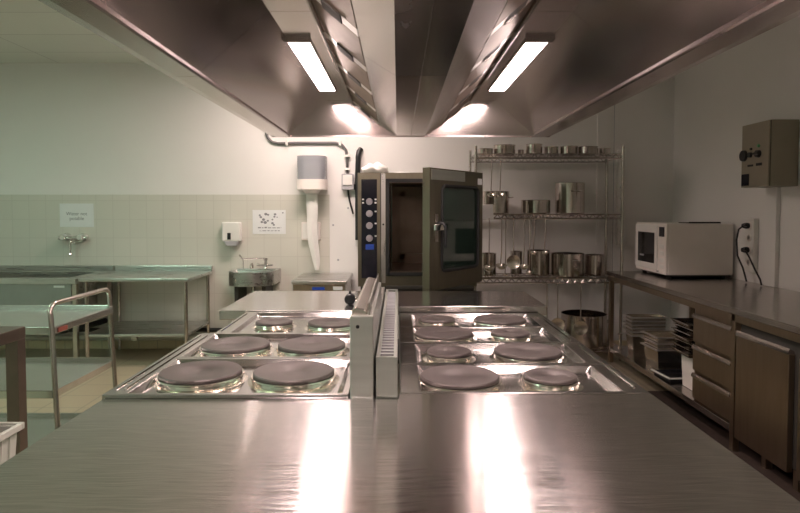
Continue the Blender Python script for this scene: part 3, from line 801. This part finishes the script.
tag(link('wall_pipe', MB().tube([(-4.9, DW-.06, .215), (-.8, DW-.06, .215)], .022, 10), M['rubber'], smooth=True), 'dark horizontal pipe just above the pale one on the back wall', 'pipe')

# trolley
t = thing('serving_trolley', 'three tier stainless steel trolley with round tube handle at left', 'trolley', (-2.35, 3.58, 0))
X0, X1, Y0, Y1 = -2.80, -1.86, 3.24, 3.94
for z in (.85, .50, .13):
    m_ = MB().box(X0, X1-.02, Y0+.01, Y1-.01, z-.012, z)
    m_.box(X0, X1-.02, Y0, Y0+.012, z-.03, z+.014).box(X0, X1-.02, Y1-.012, Y1, z-.03, z+.024).box(X0-.01, X0, Y0, Y1, z-.03, z+.012).box(X1-.03, X1-.018, Y0, Y1, z-.03, z+.012)
    link('tray_shelf', m_, M['tray'], t, bevel=.003)
for xx, lean in ((X1, -.04), (X0, .04)):
    pts = [(xx, Y0+.01, .10)]
    top_ = .985; r = .06
    pts += [(xx+lean*.8, Y0+.01, top_-r)]
    pts += [(xx+lean, Y0+.01+r-r*math.cos(a), top_-r+r*math.sin(a)) for a in (PI/8, PI/4, 3*PI/8, PI/2)]
    pts += [(xx+lean, Y1-.01-r+r*math.sin(a), top_-r+r*math.cos(a)) for a in (0, PI/8, PI/4, 3*PI/8, PI/2)]
    pts += [(xx, Y1-.01, .10)]
    link('tube_frame', MB().tube(pts, .014, 12), M['satin'], t, smooth=True)
    for yy in (Y0+.01, Y1-.01):
        link('castor', MB().lathe([(0, -.015), (.05, -.015), (.05, .015), (0, .015)], (xx, yy, .05), 18, 'X').box(xx-.02, xx+.02, yy-.02, yy+.02, .08, .11), M['rubber'], t, smooth=True)
link('red_label', MB().box(X1-.017, X1-.014, Y0+.05, Y0+.14, .825, .850), M['red'], t)

# dark table at the left edge
t = thing('side_table', 'dark steel table corner at the left edge in front of the trolley', 'steel table', (-2.3, 2.5, 0))
link('tabletop', MB().box(-2.7, -1.925, 1.9, 3.08, .84, .90), M['sidet'], t, bevel=.003)
for (x, y) in ((-1.957, 3.045), (-2.65, 3.03), (-1.957, 1.95), (-2.65, 1.95)):
    link('leg', MB().box(x-.032, x+.032, y-.032, y+.032, 0, .84), M['sidet'], t, bevel=.002)
# white bin
t = thing('plastic_bin', 'white ribbed plastic bin at the lower left edge beside the worktop', 'bin', (-1.80, 2.35, 0))
def tub(mb, x0, x1, y0, y1, z0, z1, tp, th):
    o0 = [(x0+tp, y0+tp), (x1-tp, y0+tp), (x1-tp, y1-tp), (x0+tp, y1-tp)]; o1 = [(x0, y0), (x1, y0), (x1, y1), (x0, y1)]
    i1 = [(x0+th, y0+th), (x1-th, y0+th), (x1-th, y1-th), (x0+th, y1-th)]; i0 = [(x0+tp+th, y0+tp+th), (x1-tp-th, y0+tp+th), (x1-tp-th, y1-tp-th), (x0+tp+th, y1-tp-th)]
    vs = [(x, y, z0) for x, y in o0]+[(x, y, z1) for x, y in o1]+[(x, y, z1) for x, y in i1]+[(x, y, z0+th) for x, y in i0]
    fs = [(3, 2, 1, 0), (12, 13, 14, 15)]
    for k in range(3):
        for j in range(4): fs.append((k*4+j, k*4+(j+1) % 4, (k+1)*4+(j+1) % 4, (k+1)*4+j))
    mb._add(vs, fs); return mb
bn = tub(MB(), -2.10, -1.67, 2.05, 2.60, .0, .555, .03, .008)
for k in range(9):
    yy = 2.10+k*.055
    bn.poly([(-1.70, yy, .02), (-1.67, yy, .53), (-1.664, yy, .53), (-1.694, yy, .02)], (0, .012, 0))
link('body', bn, M['bin'], t, bevel=.002)
rm = MB().box(-2.12, -1.65, 2.03, 2.05, .535, .565).box(-2.12, -1.65, 2.60, 2.62, .535, .565).box(-2.12, -2.10, 2.05, 2.60, .535, .565).box(-1.67, -1.65, 2.05, 2.60, .535, .565)
link('rim', rm, M['bin'], t, bevel=.004)
t = thing('metal_bowl', 'shallow steel bowl sitting in the white plastic bin', 'bowl', (-1.87, 2.36, .45))
link('body', MB().lathe([(0, .0), (.08, 0), (.15, .08), (.17, .13), (.18, .13), (.18, .124), (.158, .078), (.084, -.006), (0, -.006)], (-1.87, 2.36, .45), 28), M['pot'], t, smooth=True)
t = thing('tongs', 'dark handled tongs lying across the bowl in the white bin', 'tongs', (-1.85, 2.36, .58))
link('arm', MB().tube([(-2.03, 2.28, .60), (-1.69, 2.47, .60)], .010, 8), M['black'], t); link('arm', MB().tube([(-2.03, 2.28, .60), (-1.71, 2.50, .635)], .010, 8), M['black'], t)

# ------------------------------------------------------------------ wire rack
RX0, RX1, RY0, RY1 = .765, 2.215, 5.93, 6.385
levels = (2.05, 1.455, .82, .13)
t = thing('wire_rack', 'tall chrome wire shelving rack against the back wall right of the oven', 'shelving rack', ((RX0+RX1)/2, 6.15, 0))
for x in (RX0, RX1):
    for y in (RY0, RY1):
        link('post', MB().tube([(x, y, 0), (x, y, 2.13)], .014, 10), M['satin'], t, smooth=True)
for z in levels:
    s = MB()
    for y in (RY0, RY1):
        s.tube([(RX0, y, z), (RX1, y, z)], .006, 6); s.tube([(RX0, y, z-.042), (RX1, y, z-.042)], .007, 6)
        n = 40; s.tube([(RX0+(RX1-RX0)*i/n, y, z-(.042 if i % 2 else 0)) for i in range(n+1)], .006, 5)
    for x in (RX0, RX1):
        s.tube([(x, RY0, z), (x, RY1, z)], .005, 6); s.tube([(x, RY0, z-.032), (x, RY1, z-.032)], .005, 6)
    for i in range(1, 48):
        x = RX0+(RX1-RX0)*i/48; s.tube([(x, RY0, z+.004), (x, RY1, z+.004)], .0028, 5)
    for y in (RY0+.15, RY0+.3): s.tube([(RX0, y, z-.004), (RX1, y, z-.004)], .004, 6)
    link('wire_shelf', s, M['wire'], t)

def pot(name, label, cat, x, y, z, r, h, handles='loop', lid=False, group='pots and pans on the wire rack', m='pot', ha=0):
    t = thing(name, label, cat, (x, y, z), ha, group)
    link('body', MB().lathe([(0, 0), (r-.008, 0), (r, .008), (r, h-.004), (r+.004, h), (r, h), (r-.004, h-.004), (r-.004, .012), (0, .012)], (0, 0, 0), 36), M[m], t, smooth=True, world=False)
    if handles == 'loop':
        for s in (-1, 1):
            for q in (0,):
                c = Vector((s*r, 0, h*.72)); w_ = min(.05, r*.45)
                pts = [c+Vector((-s*.004, -w_, 0)), c+Vector((s*.03, -w_*.85, .003)), c+Vector((s*.042, -w_*.4, .004)), c+Vector((s*.042, w_*.4, .004)), c+Vector((s*.03, w_*.85, .003)), c+Vector((-s*.004, w_, 0))]
                link('handle', MB().tube(pts, .006, 8), M['chrome'], t, smooth=True, world=False)
    elif handles == 'long':
        link('handle', MB().tube([(-.9*r*0+r-.004, 0, h*.75), (r+.05, 0, h*.80), (r+.17, 0, h*.9)], [.008, .010, .011], 8), M['chrome'], t, smooth=True, world=False)
    if lid:
        link('lid', MB().lathe([(r+.003, h), (r+.003, h+.006), (r*.9, h+.012), (0, h+.018)], (0, 0, 0), 36), M[m], t, smooth=True, world=False)
        link('lid_knob', MB().lathe([(0, h+.016), (.012, h+.016), (.016, h+.035), (0, h+.038)], (0, 0, 0), 14), M['chrome'], t, smooth=True, world=False)
    return t
FRONT = -PI/2   # handle towards the room
def on(px0, px1, py_top, z, d=6.08):
    s = 600/d; x = ((px0+px1)/2-398)/s; r = (px1-px0)/2/s*1.06
    zt = P((px0+px1)/2, py_top, d).z; return x, d, z+.008, r, max(.03, zt-z-.008)
z = levels[0]
pot('saucepan', 'leftmost low saucepan on the top rack shelf, above the oven door', 'saucepan', *on(478, 492, 149, z), handles='none')
pot('casserole', 'widest bright casserole on the top rack shelf near the left', 'casserole', *on(494, 514, 145.5, z), handles='none')
pot('saucepan', 'very small saucepan on the top shelf between the widest casserole and the tilted pan', 'saucepan', *on(517.5, 523, 150, z, 6.1), handles='none')
pot('saucepan', 'tallest small saucepan left of centre on the top rack shelf', 'saucepan', *on(526, 541, 144.5, z, 6.05), handles='none')
pot('saucepan', 'narrow bright saucepan at the centre of the top rack shelf', 'saucepan', *on(544, 557, 147, z), handles='none')
pot('saucepan', 'very shiny saucepan right of centre on the top rack shelf', 'saucepan', *on(560, 576, 146.5, z), handles='none')
pot('frying_pan', 'dark frying pan near the right of the top rack shelf', 'frying pan', *on(578, 596, 147, z), handles='none', m='cdark')
pot('frying_pan', 'rightmost dark low pan on the top rack shelf', 'frying pan', *on(598, 609, 148.5, z, 6.15), handles='none', m='cdark')
z = levels[1]
pot('stock_pot', 'leftmost pot on the second rack shelf, half hidden by hanging ladles', 'pot', *on(481, 508, 191.5, z, 6.2))
pot('casserole', 'low wide casserole in the middle of the second rack shelf', 'casserole', *on(522, 549, 200, z, 6.14), handles='none')
pot('stock_pot', 'tall straight stock pot on the right of the second rack shelf', 'pot', *on(556, 583, 183, z, 6.13), ha=FRONT*.9)
z = levels[2]
pot('saucepan', 'leftmost narrow pot on the third rack shelf behind hanging ladles', 'saucepan', *on(481, 496, 253, z, 6.2), handles='none')
pot('saucepan', 'dark narrow pot on the third shelf behind the flat skimmer', 'saucepan', *on(511, 522, 251, z, 6.25), handles='none', m='cdark')
pot('stock_pot', 'shiny pot on the third shelf behind the two rightmost high ladles', 'pot', *on(528, 549, 250, z, 6.2), handles='none')
pot('casserole', 'wide casserole with loop handle on the third rack shelf', 'casserole', *on(553, 583, 253, z, 6.12), ha=FRONT*.8)
pot('saucepan', 'rightmost pot on the third rack shelf', 'saucepan', *on(586, 604, 254.5, z, 6.18), handles='none')
z = levels[3]
x_, y_, z_, r_, h_ = on(564, 606, 313, z, 6.12)
pot('stock_pot', 'very large stock pot on the bottom rack shelf', 'pot', x_, y_, z_, r_, h_, lid=False)
# white card on the rail of the second shelf
c = P(486.8, 212, 5.905)
t = thing('shelf_card', 'small white tapered card clipped to the second rack shelf beside the oven door', 'card', (c.x, 5.897, 1.41))
link('card', MB().poly([(-.068, 0, 0), (.068, 0, 0), (.056, 0, .145), (-.056, 0, .145)], (0, .012, 0)), M['card'], t, world=False, bevel=.002)
link('clip', MB().box(-.02, .02, .012, .020, .02, .06), M['satin'], t, world=False)

# ladles
def ladle(label, px, py_bowl, zhang, kind='ladle', r=.042, d=RY0-.045):
    c = P(px, py_bowl, d); L = zhang-.02-c.z
    t = thing('skimmer' if kind == 'skimmer' else 'ladle', label, 'skimmer' if kind == 'skimmer' else 'ladle', (c.x, d, c.z), 0, 'ladles and skimmers hanging from the rack')
    if kind == 'skimmer':
        link('disc', MB().lathe([(0, .006), (r*.6, .003), (r, -.004), (r*1.02, .0), (r*.6, .008), (0, .011)], (0, 0, 0), 28, 'Y'), M['collar'], t, smooth=True, world=False)
        link('handle', MB().tube([(0, 0, r*.9), (0, 0, L-.03)]+arc((0, .018, L-.03), .014, PI, 0, 5, (0, 1, 0), (0, 0, 1)), .0055, 8), M['satin'], t, smooth=True, world=False)
    else:
        R = Matrix.Rotation(math.radians(62), 4, 'X')
        link('bowl', MB().lathe([(0, -r*.8), (r*.5, -r*.70), (r*.85, -r*.4), (r, 0), (r*.97, 0), (r*.82, -r*.37), (r*.48, -r*.66), (0, -r*.75)], (0, 0, 0), 24, R=Matrix.Rotation(math.radians(15), 4, 'X')), M['collar'], t, smooth=True, world=False)
        link('handle', MB().tube([(0, r*.95, .0), (0, r*.6, .06), (0, .01, .12), (0, 0, .16), (0, 0, L-.03)]+arc((0, .018, L-.03), .014, PI, 0, 5, (0, 1, 0), (0, 0, 1)), .0055, 8), M['satin'], t, smooth=True, world=False)
    return t
l0 = levels[0]; l1 = levels[1]; l2 = levels[2]
ladle('left one of two short ladles hanging from the top rack shelf', 491.5, 194, l0)
ladle('right one of two short ladles hanging from the top rack shelf', 500.5, 194, l0)
ladle('leftmost ladle hanging from the second rack shelf beside the oven door', 489, 267, l1, r=.056)
ladle('second ladle from the left hanging from the second rack shelf', 501.5, 265, l1, r=.056)
ladle('small low ladle just left of the flat skimmer under the second shelf', 505.5, 274, l1, r=.028, d=RY0-.115)
ladle('shiny flat skimmer hanging among the ladles from the second shelf', 513.5, 262, l1, 'skimmer', r=.068, d=RY0-.06)
ladle('ladle directly right of the shiny skimmer under the second shelf', 524, 266, l1, r=.045)
ladle('small low ladle second to the right of the skimmer', 529.5, 272, l1, r=.035, d=RY0-.145)
ladle('left one of the two small bowls hanging in front of the third shelf shiny pot', 534, 252, l1, r=.037)
ladle('right one of the two small bowls hanging in front of the third shelf shiny pot', 545, 252, l1, r=.037)
ladle('left skimmer hanging from the third rack shelf behind the cooker corner', 557.5, 325, l2, 'skimmer', r=.07, d=RY0-.06)
ladle('right skimmer hanging in front of the very large stock pot', 580.5, 328, l2, 'skimmer', r=.07, d=RY0-.09)
tag(link('hanging_rod', MB().tube([P(547, 283, RY0-.03), P(547, 330, RY0-.03)], .006, 8), M['satin']), 'thin steel rod hanging left of the lower skimmers', 'rod')

# socket strip with knobs behind the rack's right end
t = thing('socket_strip', 'vertical white trunking strip with sockets on the wall behind the rack end', 'socket strip', (2.40, DW, 1.1))
a = P(616, 245, dw); b = P(625, 150, dw)
link('trunking', MB().box(a.x, b.x, DW-.05, DW-.001, a.z, b.z), M['white'], t, bevel=.006)
for k in range(5):
    c = P(620.5, 187+k*11, dw)
    link('switch', MB().lathe([(0, 0), (.018, 0), (.014, -.02), (0, -.02)], (c.x, DW-.05, c.z), 12, 'Y'), M['greyp'], t)

# ------------------------------------------------------------------ right counter
CX = 2.055; CY0, CY1 = 2.2, 5.90
t = thing('side_counter', 'long stainless steel counter with lower shelf along the right wall', 'counter', (2.5, 4.0, 0))
link('counter_top', MB().box(CX, XR-.002, CY0, CY1, .86, .90), M['cdark'], t, bevel=.004)
link('apron', MB().box(CX+.012, CX+.03, CY0+.02, CY1-.02, .815, .862).box(CX+.02, XR-.03, CY1-.04, CY1-.02, .81, .862), M['cab'], t)
for y in (CY1-.06, 3.675, 2.26):
    link('leg', MB().box(CX+.012, CX+.052, y-.02, y+.02, 0.009, .86), M['cab'], t, bevel=.002)
for y in (CY1-.06, 3.68, 2.26):
    link('leg', MB().box(XR-.09, XR-.05, y-.02, y+.02, 0.009, .86), M['cab'], t)
link('lower_shelf', MB().box(CX+.014, XR-.03, 3.70, CY1-.03, .12, .165), M['cdark'], t, bevel=.003)
t = thing('drawer_unit', 'stack of three steel drawers under the right counter', 'drawer unit', (2.45, 3.95, .165))
link('carcass', MB().box(CX+.05, XR-.12, 3.70, 4.22, .166, .812), M['cab'], t)
for k, (z0, z1) in enumerate(((.575, .775), (.375, .555), (.175, .355))):
    do = link('drawer', MB().box(CX+.028, CX+.05, 3.715, 4.205, z0, z1-.028), M['cab'], t, bevel=.003)
    link('drawer_handle', MB().poly([(CX+.018, 3.715, z1-.028), (CX+.05, 3.715, z1-.028), (CX+.05, 3.715, z1-.012), (CX+.03, 3.715, z1-.002), (CX+.02, 3.715, z1-.012)], (0, .49, 0)), M['satin'], do)
t = thing('base_cabinet', 'steel cabinet with one plain door under the right counter nearest the camera', 'cabinet', (2.45, 3.4, 0))
link('carcass', MB().box(CX+.05, XR-.12, 3.10, 3.655, .12, .812), M['dark'], t)
do = link('door', MB().box(CX+.014, CX+.048, 3.15, 3.645, .10, .735), M['cab'], t, bevel=.004)
link('door_grip', MB().poly([(CX+.008, 3.15, .735), (CX+.045, 3.15, .735), (CX+.045, 3.15, .75), (CX+.02, 3.15, .765), (CX+.012, 3.15, .75)], (0, .495, 0)), M['satin'], do)
for (x, y) in ((CX+.08, 3.42), (CX+.08, 3.14), (XR-.2, 3.42), (XR-.2, 3.14)):
    link('foot', MB().box(x-.02, x+.02, y-.02, y+.02, 0, .12), M['cab'], t)
t = thing('base_cabinet', 'steel cabinet at the right picture edge next to the plain door', 'cabinet', (2.45, 2.8, 0))
link('carcass', MB().box(CX+.05, XR-.12, 2.5, 3.08, .12, .812), M['dark'], t)
link('door', MB().box(CX+.014, CX+.048, 2.52, 3.07, .10, .735), M['cab'], t, bevel=.004)
for (x, y) in ((CX+.08, 3.04), (CX+.08, 2.54), (XR-.2, 3.04), (XR-.2, 2.54)):
    link('foot', MB().box(x-.02, x+.02, y-.02, y+.02, 0, .12), M['cab'], t)

mt = link('added_dark_mat', MB().box(1.45, 2.75, 1.6, 4.9, 0, .008), M['mat'], bevel=.003)  # dark sheet added only to darken the floor beside the counter
tag(mt, 'dark brown mat added to darken the floor along the right counter', 'mat')
# gastronorm pans on the lower shelf
def gn(label, x, y, z, wx, wy, h, group, rz=0, m='pot'):
    t = thing('steel_pan', label, 'gastronorm pan', (x, y, z), rz, group)
    b = tub(MB(), -wx/2, wx/2, -wy/2, wy/2, 0, h, .022, .002)
    link('body', b, M['collar'], t, bevel=.0, world=False)
    r = MB().box(-wx/2-.018, wx/2+.018, -wy/2-.018, -wy/2+.002, h-.010, h).box(-wx/2-.018, wx/2+.018, wy/2-.002, wy/2+.018, h-.010, h)
    r.box(-wx/2-.018, -wx/2+.002, -wy/2, wy/2, h-.010, h).box(wx/2-.002, wx/2+.018, -wy/2, wy/2, h-.010, h)
    link('rim', r, M['rest'], t, world=False)
    return t
ordn = ['bottom', 'second', 'third', 'fourth', 'fifth', 'topmost', 'seventh']
zs_ = .166
for k in range(6):
    gn('%s pan of the tall narrow stack at the rear of the lower shelf' % (['bottom', 'second lowest', 'third lowest', 'third highest', 'second highest', 'topmost'][k]),
       2.275, 5.48, zs_+k*.033, .30, .17, .20+(.0 if k else .0), 'nested steel pans at the rear of the shelf')
for k in range(3):
    gn('%s pan of the wide middle stack on the lower shelf' % (['bottom', 'middle', 'topmost'][k]),
       2.32, 5.06, zs_+k*.052, .36, .26, .18, 'nested steel pans in the middle of the shelf', rz=.05)
tb = thing('plastic_container', 'pale square container under the flat trays beside the drawers', 'container', (2.32, 4.42, .166))
tt = tub(MB(), -.16, .16, -.12, .12, 0, .26, .01, .004)
link('body', tt, M['cream'], tb, world=False, bevel=.003)
link('base_trim', MB().box(-.15, .15, -.11, .11, -.0, .02), M['dark'], tb, world=False)
for k in range(7):
    t = thing('baking_tray', '%s flat tray stacked on the pale container beside the drawers' % (['lowest', 'second lowest', 'third lowest', 'middle', 'third highest', 'second highest', 'topmost'][k]), 'tray', (2.32+.012*(k % 3-1), 4.44, .427+.036*k), .03*(k % 3-1), 'flat trays stacked beside the drawers')
    tm = tub(MB(), -.21, .19, -.15, .15, 0, .026, .014, .003)
    link('sheet', tm, M['pot'] if k % 2 else M['cdark'], t, world=False)
    link('rim', MB().box(-.216, -.206, -.15, .15, .022, .028).box(-.21, .19, -.156, -.148, .022, .028), M['chrome'], t, world=False)
t = thing('black_tray', 'flat black tray with a pale rim leaning out of the lower shelf', 'tray', (2.26, 4.74, .166), .1)
link('tray', tub(MB(), -.17, .17, -.13, .13, 0, .03, .01, .004), M['black'], t, world=False)
link('rim', MB().box(-.18, -.165, -.14, .14, .026, .036).box(-.18, .18, -.14, -.128, .026, .036), M['white'], t, world=False)
t = thing('steel_fitting', 'small steel fitting standing beside the rear pan stack on the lower shelf', 'fitting', (2.14, 5.74, .166))
link('stem', MB().lathe([(0, 0), (.03, 0), (.012, .02), (.012, .12), (.025, .14), (0, .16)], (0, 0, 0), 14), M['satin'], t, world=False, smooth=True)

# microwave
def build_microwave():
    X0, X1, Y0, Y1, Z0, Z1 = 2.335, 2.925, 5.22, 5.87, .93, 1.38
    t = thing('microwave', 'cream white microwave oven on the right counter', 'microwave', ((X0+X1)/2, (Y0+Y1)/2, .90))
    link('casing', MB().box(X0+.02, X1, Y0, Y1, Z0, Z1), M['cream'], t, bevel=.010, seg=3)
    link('front_frame', MB().box(X0, X0+.022, Y0, Y1, Z0, Z1), M['cream'], t, bevel=.008, seg=3)
    do = link('door', MB().box(X0-.012, X0+.001, Y0+.16, Y1-.005, Z0+.03, Z1-.015), M['white'], t, bevel=.006)
    link('window', MB().box(X0-.015, X0-.010, Y0+.21, Y1-.075, Z0+.085, Z1-.085), M['mwglass'], do, bevel=.002)
    link('door_badge', MB().box(X0-.017, X0-.014, Y1-.22, Y1-.13, Z0+.14, Z0+.155), M['greyp'], do)
    link('display', MB().box(X0-.006, X0+.001, Y0+.035, Y0+.13, Z1-.115, Z1-.03), M['panel'], t)
    for k in range(4):
        link('button', MB().box(X0-.005, X0+.001, Y0+.04, Y0+.12, Z0+.05+k*.06, Z0+.085+k*.06), M['white'], t, bevel=.003)
    link('latch', MB().box(X0-.01, X0+.001, Y0+.14, Y0+.165, Z0+.015, Z0+.028), M['greyp'], t)
    for (x, y) in ((X0+.06, Y0+.06), (X0+.06, Y1-.06), (X1-.06, Y0+.06), (X1-.06, Y1-.06)):
        link('foot', MB().lathe([(0, 0), (.02, 0), (.022, .03), (0, .03)], (x, y, .90), 12), M['rubber'], t)
    link('base_plate', MB().box(X0+.04, X1-.01, Y0+.02, Y1-.03, .915, .93), M['rubber'], t)
    link('rear_vent', MB().box(X1, X1+.015, Y0+.05, Y1-.05, Z0+.02, Z1-.03), M['dark'], t)
    return t
build_microwave()
t = thing('tray_lid', 'thin dark lid lying flat on top of the microwave', 'lid', (2.72, 5.42, 1.381))
link('plate', MB().box(-.14, .14, -.1, .1, 0, .008), M['dark'], t, world=False, bevel=.002)
link('lip', MB().box(-.14, .14, -.105, -.095, 0, .014), M['rubber'], t, world=False)

# control box on the right wall
t = thing('control_box', 'olive grey electrical control box with black knobs on the right wall', 'control box', (2.83, 4.6, 1.68))
bx0, by0, by1, bz0, bz1 = 2.725, 4.43, 4.78, 1.675, 2.165
link('housing', MB().box(bx0+.018, XR-.002, by0, by1, bz0, bz1), M['box'], t, bevel=.004)
lid = link('cover', MB().box(bx0, bx0+.014, by0+.002, by1-.002, bz0+.002, bz1-.002), M['box'], t, bevel=.004)
link('cover_seam', MB().box(bx0+.013, bx0+.019, by0+.004, by1-.004, bz0+.004, bz1-.004), M['rubber'], t)
link('rotary_knob', MB().lathe([(0, 0), (.045, 0), (.042, -.018), (0, -.018)], (bx0, 4.74, 1.925), 20, 'X'), M['black'], lid, smooth=True)
link('rotary_knob', MB().lathe([(0, 0), (.022, 0), (.020, -.016), (0, -.016)], (bx0, 4.655, 1.925), 16, 'X'), M['black'], lid, smooth=True)
link('rotary_knob', MB().lathe([(0, 0), (.030, 0), (.026, -.022), (0, -.022)], (bx0, 4.55, 1.925), 18, 'X').box(bx0-.034, bx0-.018, 4.515, 4.585, 1.918, 1.935), M['black'], lid, smooth=True)
link('indicator_lamp', MB().lathe([(0, 0), (.013, 0), (.010, -.012), (0, -.012)], (bx0, 4.55, 1.985), 12, 'X'), M['green'], lid)
link('indicator_lamp', MB().lathe([(0, 0), (.010, 0), (.008, -.012), (0, -.012)], (bx0, 4.645, 1.97), 12, 'X'), M['black'], lid)
link('name_plate', MB().box(bx0-.003, bx0, 4.62, 4.69, 1.835, 1.85), M['rubber'], lid)
link('name_plate', MB().box(bx0-.003, bx0, 4.51, 4.58, 1.835, 1.855), M['rubber'], lid)
link('dark_plate', MB().box(bx0-.003, bx0, 4.67, 4.77, 1.69, 1.78), M['panel'], lid)

# wall socket trunking and plugs
t = thing('wall_socket', 'white double socket strip on the right wall above the counter', 'socket', (XR, 4.95, 1.0))
link('trunking', MB().box(XR-.045, XR-.001, 4.90, 5.02, .985, 1.43), M['white'], t, bevel=.005)
for z in (1.37, 1.27, 1.17, 1.07):
    link('socket', MB().lathe([(0, 0), (.034, 0), (.030, -.006), (.022, -.006), (.02, .0), (0, .0)], (XR-.045, 4.96, z), 18, 'X'), M['cream'], t)
tag(link('cable_channel', MB().box(XR-.035, XR-.001, 4.63, 4.76, .90, 1.675), M['wall'], bevel=.004), 'wide white cable channel running down the wall below the control box', 'cable channel')
def plug(z, pts, label, label2):
    t = thing('power_plug', label, 'plug', (XR-.06, 4.96, z))
    link('body', MB().lathe([(0, 0), (.024, 0), (.026, -.02), (.018, -.05), (0, -.05)], (XR-.052, 4.96, z), 14, 'X').tube([(XR-.09, 4.95, z), (XR-.10, 4.90, z+.01)], .014, 8), M['black'], t, smooth=True)
    link('cord', MB().tube(pts, .007, 8), M['black'], t, smooth=True)
plug(1.37, [(XR-.10, 4.95, 1.37), (XR-.115, 4.99, 1.34), (XR-.12, 5.01, 1.25), (XR-.11, 5.01, 1.12), (XR-.08, 4.98, 1.02), (XR-.075, 4.93, .91)], 'upper black plug in the right wall socket strip, cord hanging beside it', '')
plug(1.17, [(XR-.10, 4.93, 1.175), (XR-.10, 4.87, 1.13), (XR-.10, 4.78, 1.03), (XR-.09, 4.72, .95), (XR-.085, 4.71, .907)], 'lower black plug in the right wall socket strip, cord slanting to the counter', '')
